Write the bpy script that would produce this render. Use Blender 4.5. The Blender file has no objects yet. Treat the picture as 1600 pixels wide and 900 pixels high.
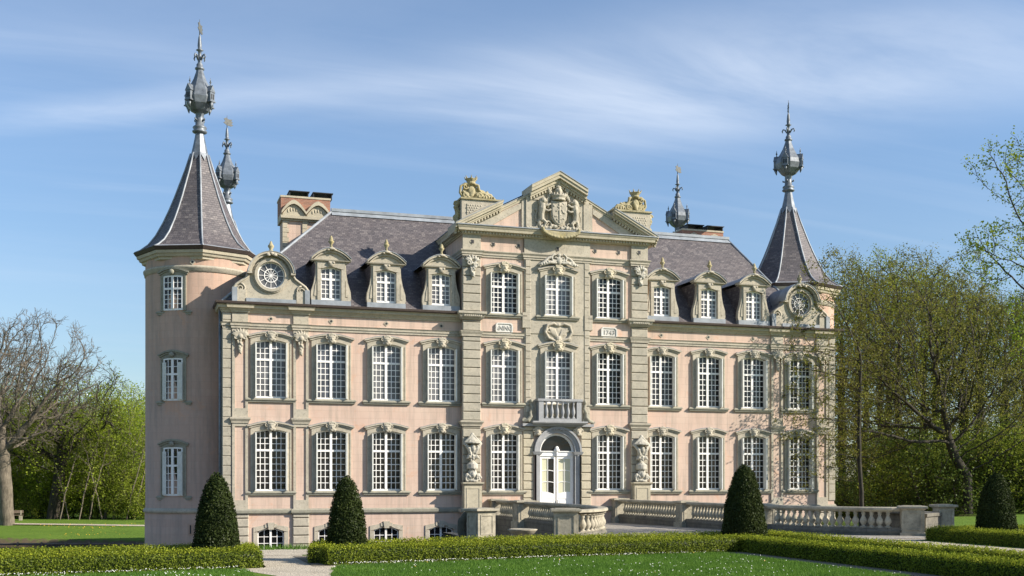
import bpy, bmesh, math, random
import numpy as np
from mathutils import Vector, Matrix, noise
R = math.radians; PI = math.pi
rnd = random.Random(7)
sc = bpy.context.scene
C = sc.collection

# ------------------------------------------------------------------ camera
TH = math.atan(1800/5570.); CAMY = -57.2; EYE = 3.4
cd = bpy.data.cameras.new('camera'); cam = bpy.data.objects.new('camera', cd); C.objects.link(cam)
cam.location = (0, CAMY, EYE); cam.rotation_euler = (R(90), 0, -TH)
cd.sensor_width = 36; cd.lens = 40.5; cd.shift_y = 0.1875; cd.clip_end = 5000; cd.clip_start = .5
sc.camera = cam
# ------------------------------------------------------------------ sky and sun
SUN_AZ = 121.0; SUN_EL = 31.0          # azimuth clockwise from +Y
w = bpy.data.worlds.new('World'); sc.world = w; w.use_nodes = True
nt = w.node_tree; N = nt.nodes; L = nt.links
bg = N['Background']; bg.inputs[1].default_value = 0.108
sky = N.new('ShaderNodeTexSky'); sky.sky_type = 'NISHITA'; sky.sun_disc = False
sky.sun_elevation = R(SUN_EL); sky.sun_rotation = R(SUN_AZ); sky.altitude = 50
sky.air_density = 1.0; sky.dust_density = 0.3; sky.ozone_density = 3.5
tc = N.new('ShaderNodeTexCoord')
sep = N.new('ShaderNodeSeparateXYZ'); L.new(tc.outputs['Generated'], sep.inputs[0])
# project the view direction on a high cloud layer: p = xy/(z+0.12)
ad = N.new('ShaderNodeMath'); ad.operation = 'ADD'; ad.inputs[1].default_value = .14; L.new(sep.outputs[2], ad.inputs[0])
mx = N.new('ShaderNodeMath'); mx.operation = 'MAXIMUM'; mx.inputs[1].default_value = .02; L.new(ad.outputs[0], mx.inputs[0])
dx = N.new('ShaderNodeMath'); dx.operation = 'DIVIDE'; L.new(sep.outputs[0], dx.inputs[0]); L.new(mx.outputs[0], dx.inputs[1])
dy = N.new('ShaderNodeMath'); dy.operation = 'DIVIDE'; L.new(sep.outputs[1], dy.inputs[0]); L.new(mx.outputs[0], dy.inputs[1])
cb = N.new('ShaderNodeCombineXYZ'); L.new(dx.outputs[0], cb.inputs[0]); L.new(dy.outputs[0], cb.inputs[1])
def skynoise(rot, scl, scale, detail, lo, hi, dist=1.2, seed=0.):
    mp = N.new('ShaderNodeMapping'); L.new(cb.outputs[0], mp.inputs[0])
    mp.inputs['Location'].default_value = (seed, seed*.7, 0)
    mp.inputs['Rotation'].default_value = (0, 0, R(rot)); mp.inputs['Scale'].default_value = scl
    n = N.new('ShaderNodeTexNoise'); n.inputs['Scale'].default_value = scale; n.inputs['Detail'].default_value = detail
    n.inputs['Roughness'].default_value = .58; n.inputs['Distortion'].default_value = dist
    L.new(mp.outputs[0], n.inputs[0])
    r = N.new('ShaderNodeMapRange'); r.interpolation_type = 'SMOOTHSTEP'
    r.inputs[1].default_value = lo; r.inputs[2].default_value = hi; L.new(n.outputs[0], r.inputs[0]); return r.outputs[0]
c1 = skynoise(38, (.40, 1.3, 1), .8, 10, .42, .80, .9, 3.1)
c2 = skynoise(34, (.22, 2.4, 1), 1.5, 9, .48, .88, .7, 9.3)
c3 = skynoise(30, (.5, .6, 1), .5, 4, .35, .65, .6, 1.7)
ma = N.new('ShaderNodeMath'); ma.operation = 'MULTIPLY'; L.new(c1, ma.inputs[0]); L.new(c3, ma.inputs[1])
mb_ = N.new('ShaderNodeMath'); mb_.operation = 'MULTIPLY_ADD'; mb_.inputs[1].default_value = .45; L.new(c2, mb_.inputs[0]); L.new(ma.outputs[0], mb_.inputs[2])
mc = N.new('ShaderNodeMath'); mc.operation = 'MULTIPLY_ADD'; mc.use_clamp = True; mc.inputs[1].default_value = .62; mc.inputs[2].default_value = .02; L.new(mb_.outputs[0], mc.inputs[0])
def veil(cx, cy, ang, sx, sy, tex, k):
    a = N.new('ShaderNodeVectorMath'); a.operation = 'SUBTRACT'; a.inputs[1].default_value = (cx, cy, 0); L.new(cb.outputs[0], a.inputs[0])
    mp = N.new('ShaderNodeMapping'); mp.inputs['Rotation'].default_value = (0, 0, R(ang)); L.new(a.outputs[0], mp.inputs[0])
    b = N.new('ShaderNodeVectorMath'); b.operation = 'MULTIPLY'; b.inputs[1].default_value = (1/sx, 1/sy, 0); L.new(mp.outputs[0], b.inputs[0])
    l = N.new('ShaderNodeVectorMath'); l.operation = 'LENGTH'; L.new(b.outputs[0], l.inputs[0])
    q = N.new('ShaderNodeMapRange'); q.interpolation_type = 'SMOOTHSTEP'; L.new(l.outputs['Value'], q.inputs[0]); q.inputs[1].default_value = 1; q.inputs[2].default_value = 0
    m = N.new('ShaderNodeMath'); m.operation = 'MULTIPLY'; L.new(q.outputs[0], m.inputs[0]); L.new(tex, m.inputs[1])
    m2 = N.new('ShaderNodeMath'); m2.operation = 'MULTIPLY'; m2.inputs[1].default_value = k; L.new(m.outputs[0], m2.inputs[0]); return m2.outputs[0]
vt = skynoise(34, (.5, 1.6, 1), 1.3, 10, .20, .75, 1.0, 5.5)
v1 = veil(.99, 1.80, 30.4, .95, .36, vt, .62); v2 = veil(.05, 2.18, 24, .75, .10, vt, .42)
va_ = N.new('ShaderNodeMath'); va_.operation = 'ADD'; L.new(v1, va_.inputs[0]); L.new(v2, va_.inputs[1])
mcs = N.new('ShaderNodeMath'); mcs.operation = 'MULTIPLY_ADD'; mcs.use_clamp = True; mcs.inputs[1].default_value = .55; L.new(mc.outputs[0], mcs.inputs[0]); L.new(va_.outputs[0], mcs.inputs[2]); mc = mcs
mixc = N.new('ShaderNodeMix'); mixc.data_type = 'RGBA'
L.new(mc.outputs[0], mixc.inputs['Factor']); L.new(sky.outputs[0], mixc.inputs['A'])
mixc.inputs['B'].default_value = (6.2, 6.6, 7.2, 1)
hz = N.new('ShaderNodeMapRange'); L.new(sep.outputs[2], hz.inputs[0]); hz.inputs[1].default_value = 0; hz.inputs[2].default_value = .28; hz.inputs[3].default_value = .70; hz.inputs[4].default_value = 1.0
hm = N.new('ShaderNodeVectorMath'); hm.operation = 'SCALE'; L.new(mixc.outputs['Result'], hm.inputs[0]); L.new(hz.outputs[0], hm.inputs['Scale'])
L.new(hm.outputs[0], bg.inputs[0])
sl = bpy.data.lights.new('sun', 'SUN'); sl.energy = 5.0; sl.angle = R(.53); sl.color = (1, .915, .80)
sun = bpy.data.objects.new('sun', sl); C.objects.link(sun)
sv = Vector((math.sin(R(SUN_AZ))*math.cos(R(SUN_EL)), math.cos(R(SUN_AZ))*math.cos(R(SUN_EL)), math.sin(R(SUN_EL))))
sun.rotation_euler = (-sv).to_track_quat('-Z', 'Y').to_euler(); sun.location = sv*100
sc.view_settings.view_transform = 'Standard'; sc.view_settings.look = 'None'
sc.view_settings.exposure = 0.67; sc.view_settings.gamma = 1; sc.view_settings.use_curve_mapping = False

# ------------------------------------------------------------------ materials
def newmat(name):
    m = bpy.data.materials.new(name); m.use_nodes = True
    return m, m.node_tree.nodes, m.node_tree.links, m.node_tree.nodes['Principled BSDF']
def ramp(N, stops):
    r = N.new('ShaderNodeValToRGB'); e = r.color_ramp.elements
    while len(e) < len(stops): e.new(.5)
    for i, (p, c) in enumerate(stops): e[i].position = p; e[i].color = (*c, 1)
    return r
def noisen(N, L, vec, scale, detail=5, rough=.6, dist=0):
    n = N.new('ShaderNodeTexNoise'); n.inputs['Scale'].default_value = scale; n.inputs['Detail'].default_value = detail
    n.inputs['Roughness'].default_value = rough; n.inputs['Distortion'].default_value = dist
    if vec: L.new(vec, n.inputs['Vector'])
    return n.outputs[0]
def mixrgb(N, L, f, a, b, mode='MIX'):
    m = N.new('ShaderNodeMix'); m.data_type = 'RGBA'; m.blend_type = mode
    for s, v in (('Factor', f), ('A', a), ('B', b)):
        if isinstance(v, (int, float)): m.inputs[s].default_value = v
        elif isinstance(v, tuple): m.inputs[s].default_value = (*v, 1)
        else: L.new(v, m.inputs[s])
    return m.outputs['Result']
def mrange(N, L, v, a, b, c=0, d=1):
    r = N.new('ShaderNodeMapRange'); L.new(v, r.inputs[0])
    for i, x in enumerate((a, b, c, d)): r.inputs[i+1].default_value = x
    return r.outputs[0]
def mathn(N, L, op, a, b=None):
    m = N.new('ShaderNodeMath'); m.operation = op
    for i, v in enumerate((a, b)):
        if v is None: continue
        if isinstance(v, (int, float)): m.inputs[i].default_value = v
        else: L.new(v, m.inputs[i])
    return m.outputs[0]
def bump(N, L, bs, h, strength=.3, dist=.02):
    b = N.new('ShaderNodeBump'); b.inputs['Strength'].default_value = strength; b.inputs['Distance'].default_value = dist
    L.new(h, b.inputs['Height']); L.new(b.outputs[0], bs.inputs['Normal'])
def brickn(N, L, vec, w, h, mortar=.008, smooth=.1, off=.5):
    b = N.new('ShaderNodeTexBrick'); L.new(vec, b.inputs['Vector']); b.offset = off
    b.inputs['Scale'].default_value = 1; b.inputs['Brick Width'].default_value = w; b.inputs['Row Height'].default_value = h
    b.inputs['Mortar Size'].default_value = mortar; b.inputs['Mortar Smooth'].default_value = smooth
    b.inputs['Color1'].default_value = (0, 0, 0, 1); b.inputs['Color2'].default_value = (1, 1, 1, 1); b.inputs['Mortar'].default_value = (.5, .5, .5, 1)
    return b
def geo_pos(N):
    return N.new('ShaderNodeNewGeometry').outputs['Position']

def m_render(name, col, col2, stain=(.30, .25, .20)):
    m, N, L, bs = newmat(name)
    uv = N.new('ShaderNodeTexCoord').outputs['UV']; P = geo_pos(N)
    b = brickn(N, L, uv, .78, .36, .006, .3)
    n1 = noisen(N, L, P, .55, 6, .65); n2 = noisen(N, L, P, 6, 5, .6)
    base = mixrgb(N, L, mrange(N, L, n1, .35, .65), col, col2)
    base = mixrgb(N, L, mathn(N, L, 'MULTIPLY', b.outputs['Color'], .10), base, (.72, .60, .49))
    base = mixrgb(N, L, mathn(N, L, 'MULTIPLY', b.outputs['Fac'], .5), base, (.36, .25, .18))
    # vertical run-off streaks
    mp = N.new('ShaderNodeMapping'); mp.inputs['Scale'].default_value = (2.2, 2.2, .16); L.new(P, mp.inputs[0])
    n3 = noisen(N, L, mp.outputs[0], 1.3, 6, .7)
    base = mixrgb(N, L, mathn(N, L, 'MULTIPLY', mrange(N, L, n3, .46, .70), .62), base, stain)
    sz = N.new('ShaderNodeSeparateXYZ'); L.new(P, sz.inputs[0])
    damp = mathn(N, L, 'MULTIPLY', mrange(N, L, mathn(N, L, 'ADD', sz.outputs[2], mathn(N, L, 'MULTIPLY', n1, 2.2)), 2.2, .6), .38)
    base = mixrgb(N, L, damp, base, (.34, .31, .24))
    base = mixrgb(N, L, mathn(N, L, 'MULTIPLY', mrange(N, L, n2, .5, .8), .18), base, (.55, .46, .36))
    n5 = noisen(N, L, P, .9, 7, .75, .6)
    base = mixrgb(N, L, mathn(N, L, 'MULTIPLY', mrange(N, L, n5, .57, .64), .42), base, (.60, .33, .20))
    L.new(base, bs.inputs['Base Color']); bs.inputs['Roughness'].default_value = .9
    h = mathn(N, L, 'SUBTRACT', mathn(N, L, 'MULTIPLY', n2, .4), b.outputs['Fac'])
    bump(N, L, bs, h, .35, .012)
    return m
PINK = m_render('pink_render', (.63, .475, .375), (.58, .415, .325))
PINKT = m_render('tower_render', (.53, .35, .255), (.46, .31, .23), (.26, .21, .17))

def m_stone(name, cols, grime=(.10, .09, .075), gamt=.5, scale=1., course=None, lich=None):
    m, N, L, bs = newmat(name)
    P = geo_pos(N); uv = N.new('ShaderNodeTexCoord').outputs['UV']
    n1 = noisen(N, L, P, 1.6*scale, 6, .65); n2 = noisen(N, L, P, 9*scale, 6, .7); n3 = noisen(N, L, P, 35, 4, .6)
    base = ramp(N, [(.3, cols[0]), (.5, cols[1]), (.7, cols[2])]); L.new(n1, base.inputs[0]); base = base.outputs[0]
    if course:
        b = brickn(N, L, uv, course[0], course[1], .012, .2)
        base = mixrgb(N, L, mathn(N, L, 'MULTIPLY', b.outputs['Color'], .16), base, tuple(min(1, c*1.3) for c in cols[1]))
        base = mixrgb(N, L, mathn(N, L, 'MULTIPLY', b.outputs['Fac'], .55), base, grime)
    base = mixrgb(N, L, mathn(N, L, 'MULTIPLY', mrange(N, L, n2, .5, .75), gamt), base, grime)
    # upward faces weather darker
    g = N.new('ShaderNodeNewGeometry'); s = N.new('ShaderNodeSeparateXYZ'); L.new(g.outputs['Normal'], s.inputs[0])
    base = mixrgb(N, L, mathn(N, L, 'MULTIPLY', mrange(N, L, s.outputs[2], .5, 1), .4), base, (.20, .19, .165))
    if lich:
        n4 = noisen(N, L, P, 2.3, 5, .7)
        base = mixrgb(N, L, mathn(N, L, 'MULTIPLY', mrange(N, L, n4, .52, .68), .6), base, lich)
    L.new(base, bs.inputs['Base Color']); bs.inputs['Roughness'].default_value = .88
    bump(N, L, bs, mathn(N, L, 'ADD', mathn(N, L, 'MULTIPLY', n2, .6), mathn(N, L, 'MULTIPLY', n3, .4)), .5, .02)
    return m
STONE = m_stone('sandstone', ((.37, .335, .265), (.445, .40, .31), (.515, .46, .36)), gamt=.6)
STONEG = m_stone('green_grey_sandstone', ((.35, .322, .255), (.415, .377, .295), (.485, .435, .338)), gamt=.5)
STONEY = m_stone('yellow_sandstone', ((.42, .375, .275), (.49, .435, .315), (.56, .495, .365)), gamt=.42)
SILL = m_stone('grey_sill_stone', ((.24, .235, .19), (.30, .285, .22), (.37, .35, .26)), gamt=.6)
BLUES = m_stone('blue_stone', ((.28, .285, .29), (.34, .345, .345), (.41, .41, .405)), (.12, .12, .125), .3)
WEATH = m_stone('weathered_stone', ((.24, .22, .165), (.39, .35, .26), (.52, .465, .345)), (.05, .046, .036), .6)
DARKST = m_stone('dark_mossy_stone', ((.09, .085, .07), (.15, .135, .105), (.22, .20, .15)), (.03, .035, .022), .7, course=(.6, .28))
CREST = m_stone('lichened_stone', ((.26, .23, .14), (.38, .33, .19), (.46, .40, .26)), (.06, .055, .04), .65, lich=(.42, .32, .10))
WHITES = m_stone('pale_carved_stone', ((.38, .355, .29), (.48, .45, .37), (.56, .52, .44)), (.11, .10, .08), .65)

def m_plain(name, col, rough=.5, metal=0, var=.12, scale=5, spec=.5, bmp=0.):
    m, N, L, bs = newmat(name); P = geo_pos(N)
    n = noisen(N, L, P, scale, 5, .6)
    c = mixrgb(N, L, mrange(N, L, n, .3, .7), tuple(x*(1-var) for x in col), tuple(min(1, x*(1+var)) for x in col))
    L.new(c, bs.inputs['Base Color']); bs.inputs['Roughness'].default_value = rough; bs.inputs['Metallic'].default_value = metal
    bs.inputs['Specular IOR Level'].default_value = spec
    if bmp: bump(N, L, bs, n, bmp, .02)
    return m
WHITE = m_plain('white_paint', (.86, .84, .80), .45, var=.05, scale=3)
SHUT = m_plain('shutter_paint', (.70, .70, .64), .55, var=.12, scale=4)
CREAM = m_plain('cream_door_panel', (.62, .60, .42), .5, var=.04)
LEAD = m_plain('lead_sheet', (.20, .225, .25), .5, .2, .28, 3)
LEADP = m_plain('pale_lead', (.29, .315, .335), .5, .1, .25, 2.2)
LEADD = m_plain('spire_lead', (.155, .175, .195), .48, .25, .35, 4, bmp=.2)
GUT = m_plain('brown_gutter', (.07, .05, .04), .6, var=.2)
BLACK = m_plain('black_iron', (.02, .02, .022), .6, var=.2)
BRONZE = m_plain('vane_metal', (.11, .115, .105), .65, .1, .3, 8)
WOOD = m_plain('weathered_wood', (.16, .12, .085), .8, var=.3, scale=12)

def m_slate():
    m, N, L, bs = newmat('slate_tiles')
    uv = N.new('ShaderNodeTexCoord').outputs['UV']; P = geo_pos(N)
    b = brickn(N, L, uv, .20, .13, .010, .1)
    wn = N.new('ShaderNodeTexWhiteNoise'); wn.noise_dimensions = '2D'
    v = N.new('ShaderNodeVectorMath'); v.operation = 'MULTIPLY'; v.inputs[1].default_value = (1/.20, 1/.13, 1); L.new(uv, v.inputs[0])
    fl = N.new('ShaderNodeVectorMath'); fl.operation = 'FLOOR'; L.new(v.outputs[0], fl.inputs[0]); L.new(fl.outputs[0], wn.inputs[0])
    r = ramp(N, [(0, (.078, .070, .074)), (.35, (.102, .090, .092)), (.75, (.132, .116, .116)), (1, (.19, .168, .16))]); L.new(wn.outputs[0], r.inputs[0])
    n1 = noisen(N, L, P, .8, 6, .65); n2 = noisen(N, L, P, 12, 5, .7)
    base = mixrgb(N, L, mathn(N, L, 'MULTIPLY', mrange(N, L, n1, .42, .66), .45), r.outputs[0], (.12, .10, .098))
    base = mixrgb(N, L, mathn(N, L, 'MULTIPLY', mrange(N, L, n2, .62, .75), .35), base, (.33, .31, .27))
    base = mixrgb(N, L, mathn(N, L, 'MULTIPLY', b.outputs['Fac'], .75), base, (.035, .03, .035))
    L.new(base, bs.inputs['Base Color']); bs.inputs['Roughness'].default_value = .62
    bump(N, L, bs, mathn(N, L, 'SUBTRACT', mathn(N, L, 'MULTIPLY', wn.outputs[0], .5), b.outputs['Fac']), .6, .015)
    return m
SLATE = m_slate()
def m_brick():
    m, N, L, bs = newmat('red_brick')
    uv = N.new('ShaderNodeTexCoord').outputs['UV']; P = geo_pos(N)
    b = brickn(N, L, uv, .22, .075, .01, .1); n = noisen(N, L, P, 2, 5, .7)
    c = mixrgb(N, L, b.outputs['Color'], (.26, .10, .06), (.40, .17, .10))
    c = mixrgb(N, L, mathn(N, L, 'MULTIPLY', b.outputs['Fac'], .8), c, (.33, .28, .22))
    c = mixrgb(N, L, mathn(N, L, 'MULTIPLY', mrange(N, L, n, .5, .7), .5), c, (.16, .12, .09))
    L.new(c, bs.inputs['Base Color']); bs.inputs['Roughness'].default_value = .9
    return m
BRICK = m_brick()
def m_glass(name, col, wob=.25):
    m, N, L, bs = newmat(name); P = geo_pos(N)
    n = noisen(N, L, P, 1.7, 3, .5); n2 = noisen(N, L, P, .8, 2, .5)
    c = mixrgb(N, L, mrange(N, L, n2, .35, .65), tuple(x*.55 for x in col), tuple(x*1.3 for x in col))
    L.new(c, bs.inputs['Base Color']); bs.inputs['Roughness'].default_value = .05; bs.inputs['Specular IOR Level'].default_value = .40
    bump(N, L, bs, n, wob, .05); return m
GDARK = m_glass('dark_window_glass', (.014, .014, .015))
GMID = m_glass('dim_window_glass', (.045, .047, .055))
GBLIND = m_glass('blinded_window_glass', (.135, .135, .14))

GMID2 = m_glass('half_blinded_window_glass', (.085, .09, .105), .5)

def m_leaf(name, c1, c2, c3, trans=.35, nscale=.9):
    m, N, L, bs = newmat(name); P = geo_pos(N)
    oi = N.new('ShaderNodeObjectInfo').outputs['Random']
    n = noisen(N, L, P, nscale, 4, .6); g = N.new('ShaderNodeNewGeometry').outputs['Random Per Island']
    r = ramp(N, [(0, c1), (.5, c2), (1, c3)])
    s = mathn(N, L, 'ADD', mathn(N, L, 'MULTIPLY', g, .45), mathn(N, L, 'MULTIPLY', mrange(N, L, n, .3, .7), .40))
    s = mathn(N, L, 'ADD', s, mathn(N, L, 'MULTIPLY', oi, .15)); L.new(s, r.inputs[0])
    N.remove(bs); out = N['Material Output']
    d = N.new('ShaderNodeBsdfDiffuse'); t = N.new('ShaderNodeBsdfTranslucent'); gl = N.new('ShaderNodeBsdfGlossy'); gl.inputs['Roughness'].default_value = .45
    gl.inputs[0].default_value = (.5, .5, .5, 1)
    for x in (d, t): L.new(r.outputs[0], x.inputs[0])
    m1 = N.new('ShaderNodeMixShader'); m1.inputs[0].default_value = trans; L.new(d.outputs[0], m1.inputs[1]); L.new(t.outputs[0], m1.inputs[2])
    m2 = N.new('ShaderNodeMixShader'); m2.inputs[0].default_value = .015; L.new(m1.outputs[0], m2.inputs[1]); L.new(gl.outputs[0], m2.inputs[2])
    L.new(m2.outputs[0], out.inputs[0]); return m
LBOX = m_leaf('box_hedge_leaf', (.075, .11, .013), (.17, .215, .022), (.33, .36, .035), .3, 1.5)
LSHOOT = m_leaf('young_box_shoot', (.15, .19, .018), (.29, .33, .028), (.46, .46, .045), .3, 1.5)
LYEW = m_leaf('yew_leaf', (.016, .024, .008), (.032, .046, .012), (.06, .075, .018), .12, 2.5)
LWOOD = m_leaf('spring_wood_leaf', (.11, .15, .022), (.22, .27, .035), (.36, .39, .05), .45, .25)
LBRIGHT = m_leaf('bright_spring_leaf', (.14, .20, .025), (.27, .35, .035), (.42, .47, .055), .45, .3)
LOLIVE = m_leaf('olive_bud_leaf', (.09, .09, .022), (.175, .175, .035), (.29, .29, .055), .45, .4)
LDARK = m_leaf('dark_understorey_leaf', (.045, .07, .016), (.09, .13, .025), (.16, .21, .035), .35, .3)
LGRASS = m_leaf('grass_blade', (.055, .12, .02), (.105, .21, .03), (.19, .30, .045), .35, .6)
def m_bark(name, a, b):
    m, N, L, bs = newmat(name); P = geo_pos(N)
    mp = N.new('ShaderNodeMapping'); mp.inputs['Scale'].default_value = (3, 3, .7); L.new(P, mp.inputs[0])
    n = noisen(N, L, mp.outputs[0], 3, 8, .7)
    L.new(mixrgb(N, L, mrange(N, L, n, .35, .65), a, b), bs.inputs['Base Color']); bs.inputs['Roughness'].default_value = .95
    bump(N, L, bs, n, .8, .05); return m
BARK = m_bark('grey_brown_bark', (.075, .062, .046), (.22, .185, .135))
BARKD = m_bark('dark_bark', (.022, .019, .014), (.06, .05, .035))

def m_ground():
    m, N, L, bs = newmat('lawn_grass'); P = geo_pos(N)
    n1 = noisen(N, L, P, .25, 5, .6); n2 = noisen(N, L, P, 3, 7, .75); n3 = noisen(N, L, P, 30, 4, .7)
    r = ramp(N, [(.3, (.075, .125, .02)), (.5, (.12, .20, .028)), (.72, (.18, .26, .04))])
    L.new(mathn(N, L, 'ADD', mathn(N, L, 'MULTIPLY', n1, .4), mathn(N, L, 'MULTIPLY', n2, .6)), r.inputs[0])
    c = mixrgb(N, L, mathn(N, L, 'MULTIPLY', mrange(N, L, n3, .4, .7), .5), r.outputs[0], (.08, .14, .02))
    # bare earth on the steep moat banks
    g = N.new('ShaderNodeNewGeometry'); s = N.new('ShaderNodeSeparateXYZ'); L.new(g.outputs['Normal'], s.inputs[0])
    sp = N.new('ShaderNodeSeparateXYZ'); L.new(P, sp.inputs[0])
    f = mathn(N, L, 'MULTIPLY', mrange(N, L, s.outputs[2], .97, .80), mrange(N, L, n2, .3, .5))
    f2 = mrange(N, L, mathn(N, L, 'ADD', sp.outputs[2], mathn(N, L, 'MULTIPLY', n2, .15)), -.93, -1.02)
    f = mathn(N, L, 'MAXIMUM', f, f2)
    c = mixrgb(N, L, f, c, (.13, .10, .065))
    L.new(c, bs.inputs['Base Color']); bs.inputs['Roughness'].default_value = 1; bs.inputs['Specular IOR Level'].default_value = .1
    bump(N, L, bs, n3, .9, .05); return m
GRASS = m_ground()
def m_gravel(name, a, b, sc_=14):
    m, N, L, bs = newmat(name); P = geo_pos(N)
    v = N.new('ShaderNodeTexVoronoi'); v.inputs['Scale'].default_value = sc_*2.2; L.new(P, v.inputs[0])
    n = noisen(N, L, P, .8, 6, .7); sx = N.new('ShaderNodeSeparateColor'); L.new(v.outputs['Color'], sx.inputs[0])
    c = mixrgb(N, L, sx.outputs[0], a, b)
    c = mixrgb(N, L, mathn(N, L, 'MULTIPLY', mrange(N, L, n, .45, .7), .4), c, tuple(x*.6 for x in a))
    L.new(c, bs.inputs['Base Color']); bs.inputs['Roughness'].default_value = .95
    bump(N, L, bs, v.outputs[0], .7, .03); return m
GRAVEL = m_gravel('pale_gravel', (.34, .29, .21), (.60, .53, .41))
SOIL = m_gravel('dry_soil', (.13, .105, .075), (.30, .26, .19), 18)
PAVE = m_gravel('grey_paving', (.24, .22, .19), (.36, .33, .28), 6)
def m_water():
    m, N, L, bs = newmat('moat_water'); P = geo_pos(N)
    mp = N.new('ShaderNodeMapping'); mp.inputs['Scale'].default_value = (1, 2.5, 1); L.new(P, mp.inputs[0])
    n = noisen(N, L, mp.outputs[0], 1.2, 5, .6)
    bs.inputs['Base Color'].default_value = (.07, .06, .04, 1); bs.inputs['Roughness'].default_value = .12; bs.inputs['IOR'].default_value = 1.33
    bump(N, L, bs, n, .12, .1); return m
WATER = m_water()

# ------------------------------------------------------------------ mesh builder
class MB:
    def __init__(s): s.v = []; s.f = []; s.m = []; s.sm = []
    def add(s, vs, fs, mat=0, smooth=False):
        o = len(s.v); s.v += [tuple(v) for v in vs]
        for f in fs: s.f.append([i+o for i in f]); s.m.append(mat); s.sm.append(smooth)
        return s
    def box(s, x0, x1, y0, y1, z0, z1, mat=0):
        v = [(x0,y0,z0),(x1,y0,z0),(x1,y1,z0),(x0,y1,z0),(x0,y0,z1),(x1,y0,z1),(x1,y1,z1),(x0,y1,z1)]
        return s.add(v, [(0,3,2,1),(4,5,6,7),(0,1,5,4),(1,2,6,5),(2,3,7,6),(3,0,4,7)], mat)
    def bevbox(s, x0, x1, y0, y1, z0, z1, b=.015, mat=0):
        # block whose front face (y0) has chamfered edges
        v = [(x0,y1,z0),(x1,y1,z0),(x1,y1,z1),(x0,y1,z1),(x0,y0+b,z0),(x1,y0+b,z0),(x1,y0+b,z1),(x0,y0+b,z1),
             (x0+b,y0,z0+b),(x1-b,y0,z0+b),(x1-b,y0,z1-b),(x0+b,y0,z1-b)]
        return s.add(v, [(8,9,10,11),(4,5,9,8),(5,6,10,9),(6,7,11,10),(7,4,8,11),(0,1,5,4),(1,2,6,5),(2,3,7,6),(3,0,4,7),(3,2,1,0)], mat)
    def prism(s, poly, y0, y1, mat=0, smooth=False):
        n = len(poly); v = [(x, y0, z) for x, z in poly]+[(x, y1, z) for x, z in poly]
        s.add(v, [tuple(range(n)), tuple(range(2*n-1, n-1, -1))], mat)
        return s.add(v, [(i, i+n, (i+1) % n+n, (i+1) % n) for i in range(n)], mat, smooth)
    def band(s, lo, hi, y0, y1, mat=0):
        # solid between two curves (lists of (x,z)) of equal length
        n = len(lo)
        v = [(x,y0,z) for x,z in lo]+[(x,y0,z) for x,z in hi]+[(x,y1,z) for x,z in lo]+[(x,y1,z) for x,z in hi]
        f = []
        for i in range(n-1):
            f += [(i,i+1,n+i+1,n+i), (2*n+i+1,2*n+i,3*n+i,3*n+i+1), (n+i,n+i+1,3*n+i+1,3*n+i), (i+1,i,2*n+i,2*n+i+1)]
        f += [(0,n,3*n,2*n), (n-1,3*n-1,4*n-1,2*n-1)]
        return s.add(v, f, mat)
    def lathe(s, prof, n=12, c=(0,0), mat=0, smooth=True, rot=0, cap=True, a0=0, a1=2*PI):
        full = abs(a1-a0-2*PI) < 1e-6; k = n if full else n+1
        v = [(c[0]+r*math.cos(rot+a0+(a1-a0)*i/n), c[1]+r*math.sin(rot+a0+(a1-a0)*i/n), z) for r, z in prof for i in range(k)]
        f = []
        for j in range(len(prof)-1):
            for i in range(n):
                i2 = (i+1) % k
                f.append((j*k+i, j*k+i2, (j+1)*k+i2, (j+1)*k+i))
        s.add(v, f, mat, smooth)
        if cap and full:
            s.add(v[:k], [tuple(range(k-1, -1, -1))], mat); s.add(v[-k:], [tuple(range(k))], mat)
        return s
    def tube(s, pts, rad, n=6, mat=0, smooth=True):
        P = [Vector(p) for p in pts]; v = []
        if isinstance(rad, (int, float)): rad = [rad]*len(P)
        up = None
        for i, p in enumerate(P):
            t = (P[min(i+1, len(P)-1)]-P[max(i-1, 0)]).normalized()
            if up is None: up = t.orthogonal().normalized()
            up = (up - t*up.dot(t));  up = up.normalized() if up.length > 1e-6 else t.orthogonal().normalized()
            b = t.cross(up)
            for k in range(n):
                a = 2*PI*k/n; v.append(p+(up*math.cos(a)+b*math.sin(a))*rad[i])
        f = [(i*n+k, i*n+(k+1) % n, (i+1)*n+(k+1) % n, (i+1)*n+k) for i in range(len(P)-1) for k in range(n)]
        f += [tuple(range(n-1, -1, -1)), tuple(range((len(P)-1)*n, len(P)*n))]
        return s.add(v, f, mat, smooth)
    def ell(s, c, r, n=8, m=6, mat=0, rot=None):
        v = []; 
        for j in range(1, m):
            for i in range(n):
                a = 2*PI*i/n; b = PI*j/m
                v.append(Vector((r[0]*math.sin(b)*math.cos(a), r[1]*math.sin(b)*math.sin(a), r[2]*math.cos(b))))
        v += [Vector((0,0,r[2])), Vector((0,0,-r[2]))]
        if rot is not None: M = Matrix.Rotation(rot, 3, 'Y'); v = [M@q for q in v]
        v = [q+Vector(c) for q in v]; f = []
        for j in range(m-2):
            for i in range(n): f.append((j*n+i, (j+1)*n+i, (j+1)*n+(i+1) % n, j*n+(i+1) % n))
        t = len(v)-2
        for i in range(n): f.append((t, i, (i+1) % n)); f.append((t+1, (m-2)*n+(i+1) % n, (m-2)*n+i))
        return s.add(v, f, mat, True)
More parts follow.
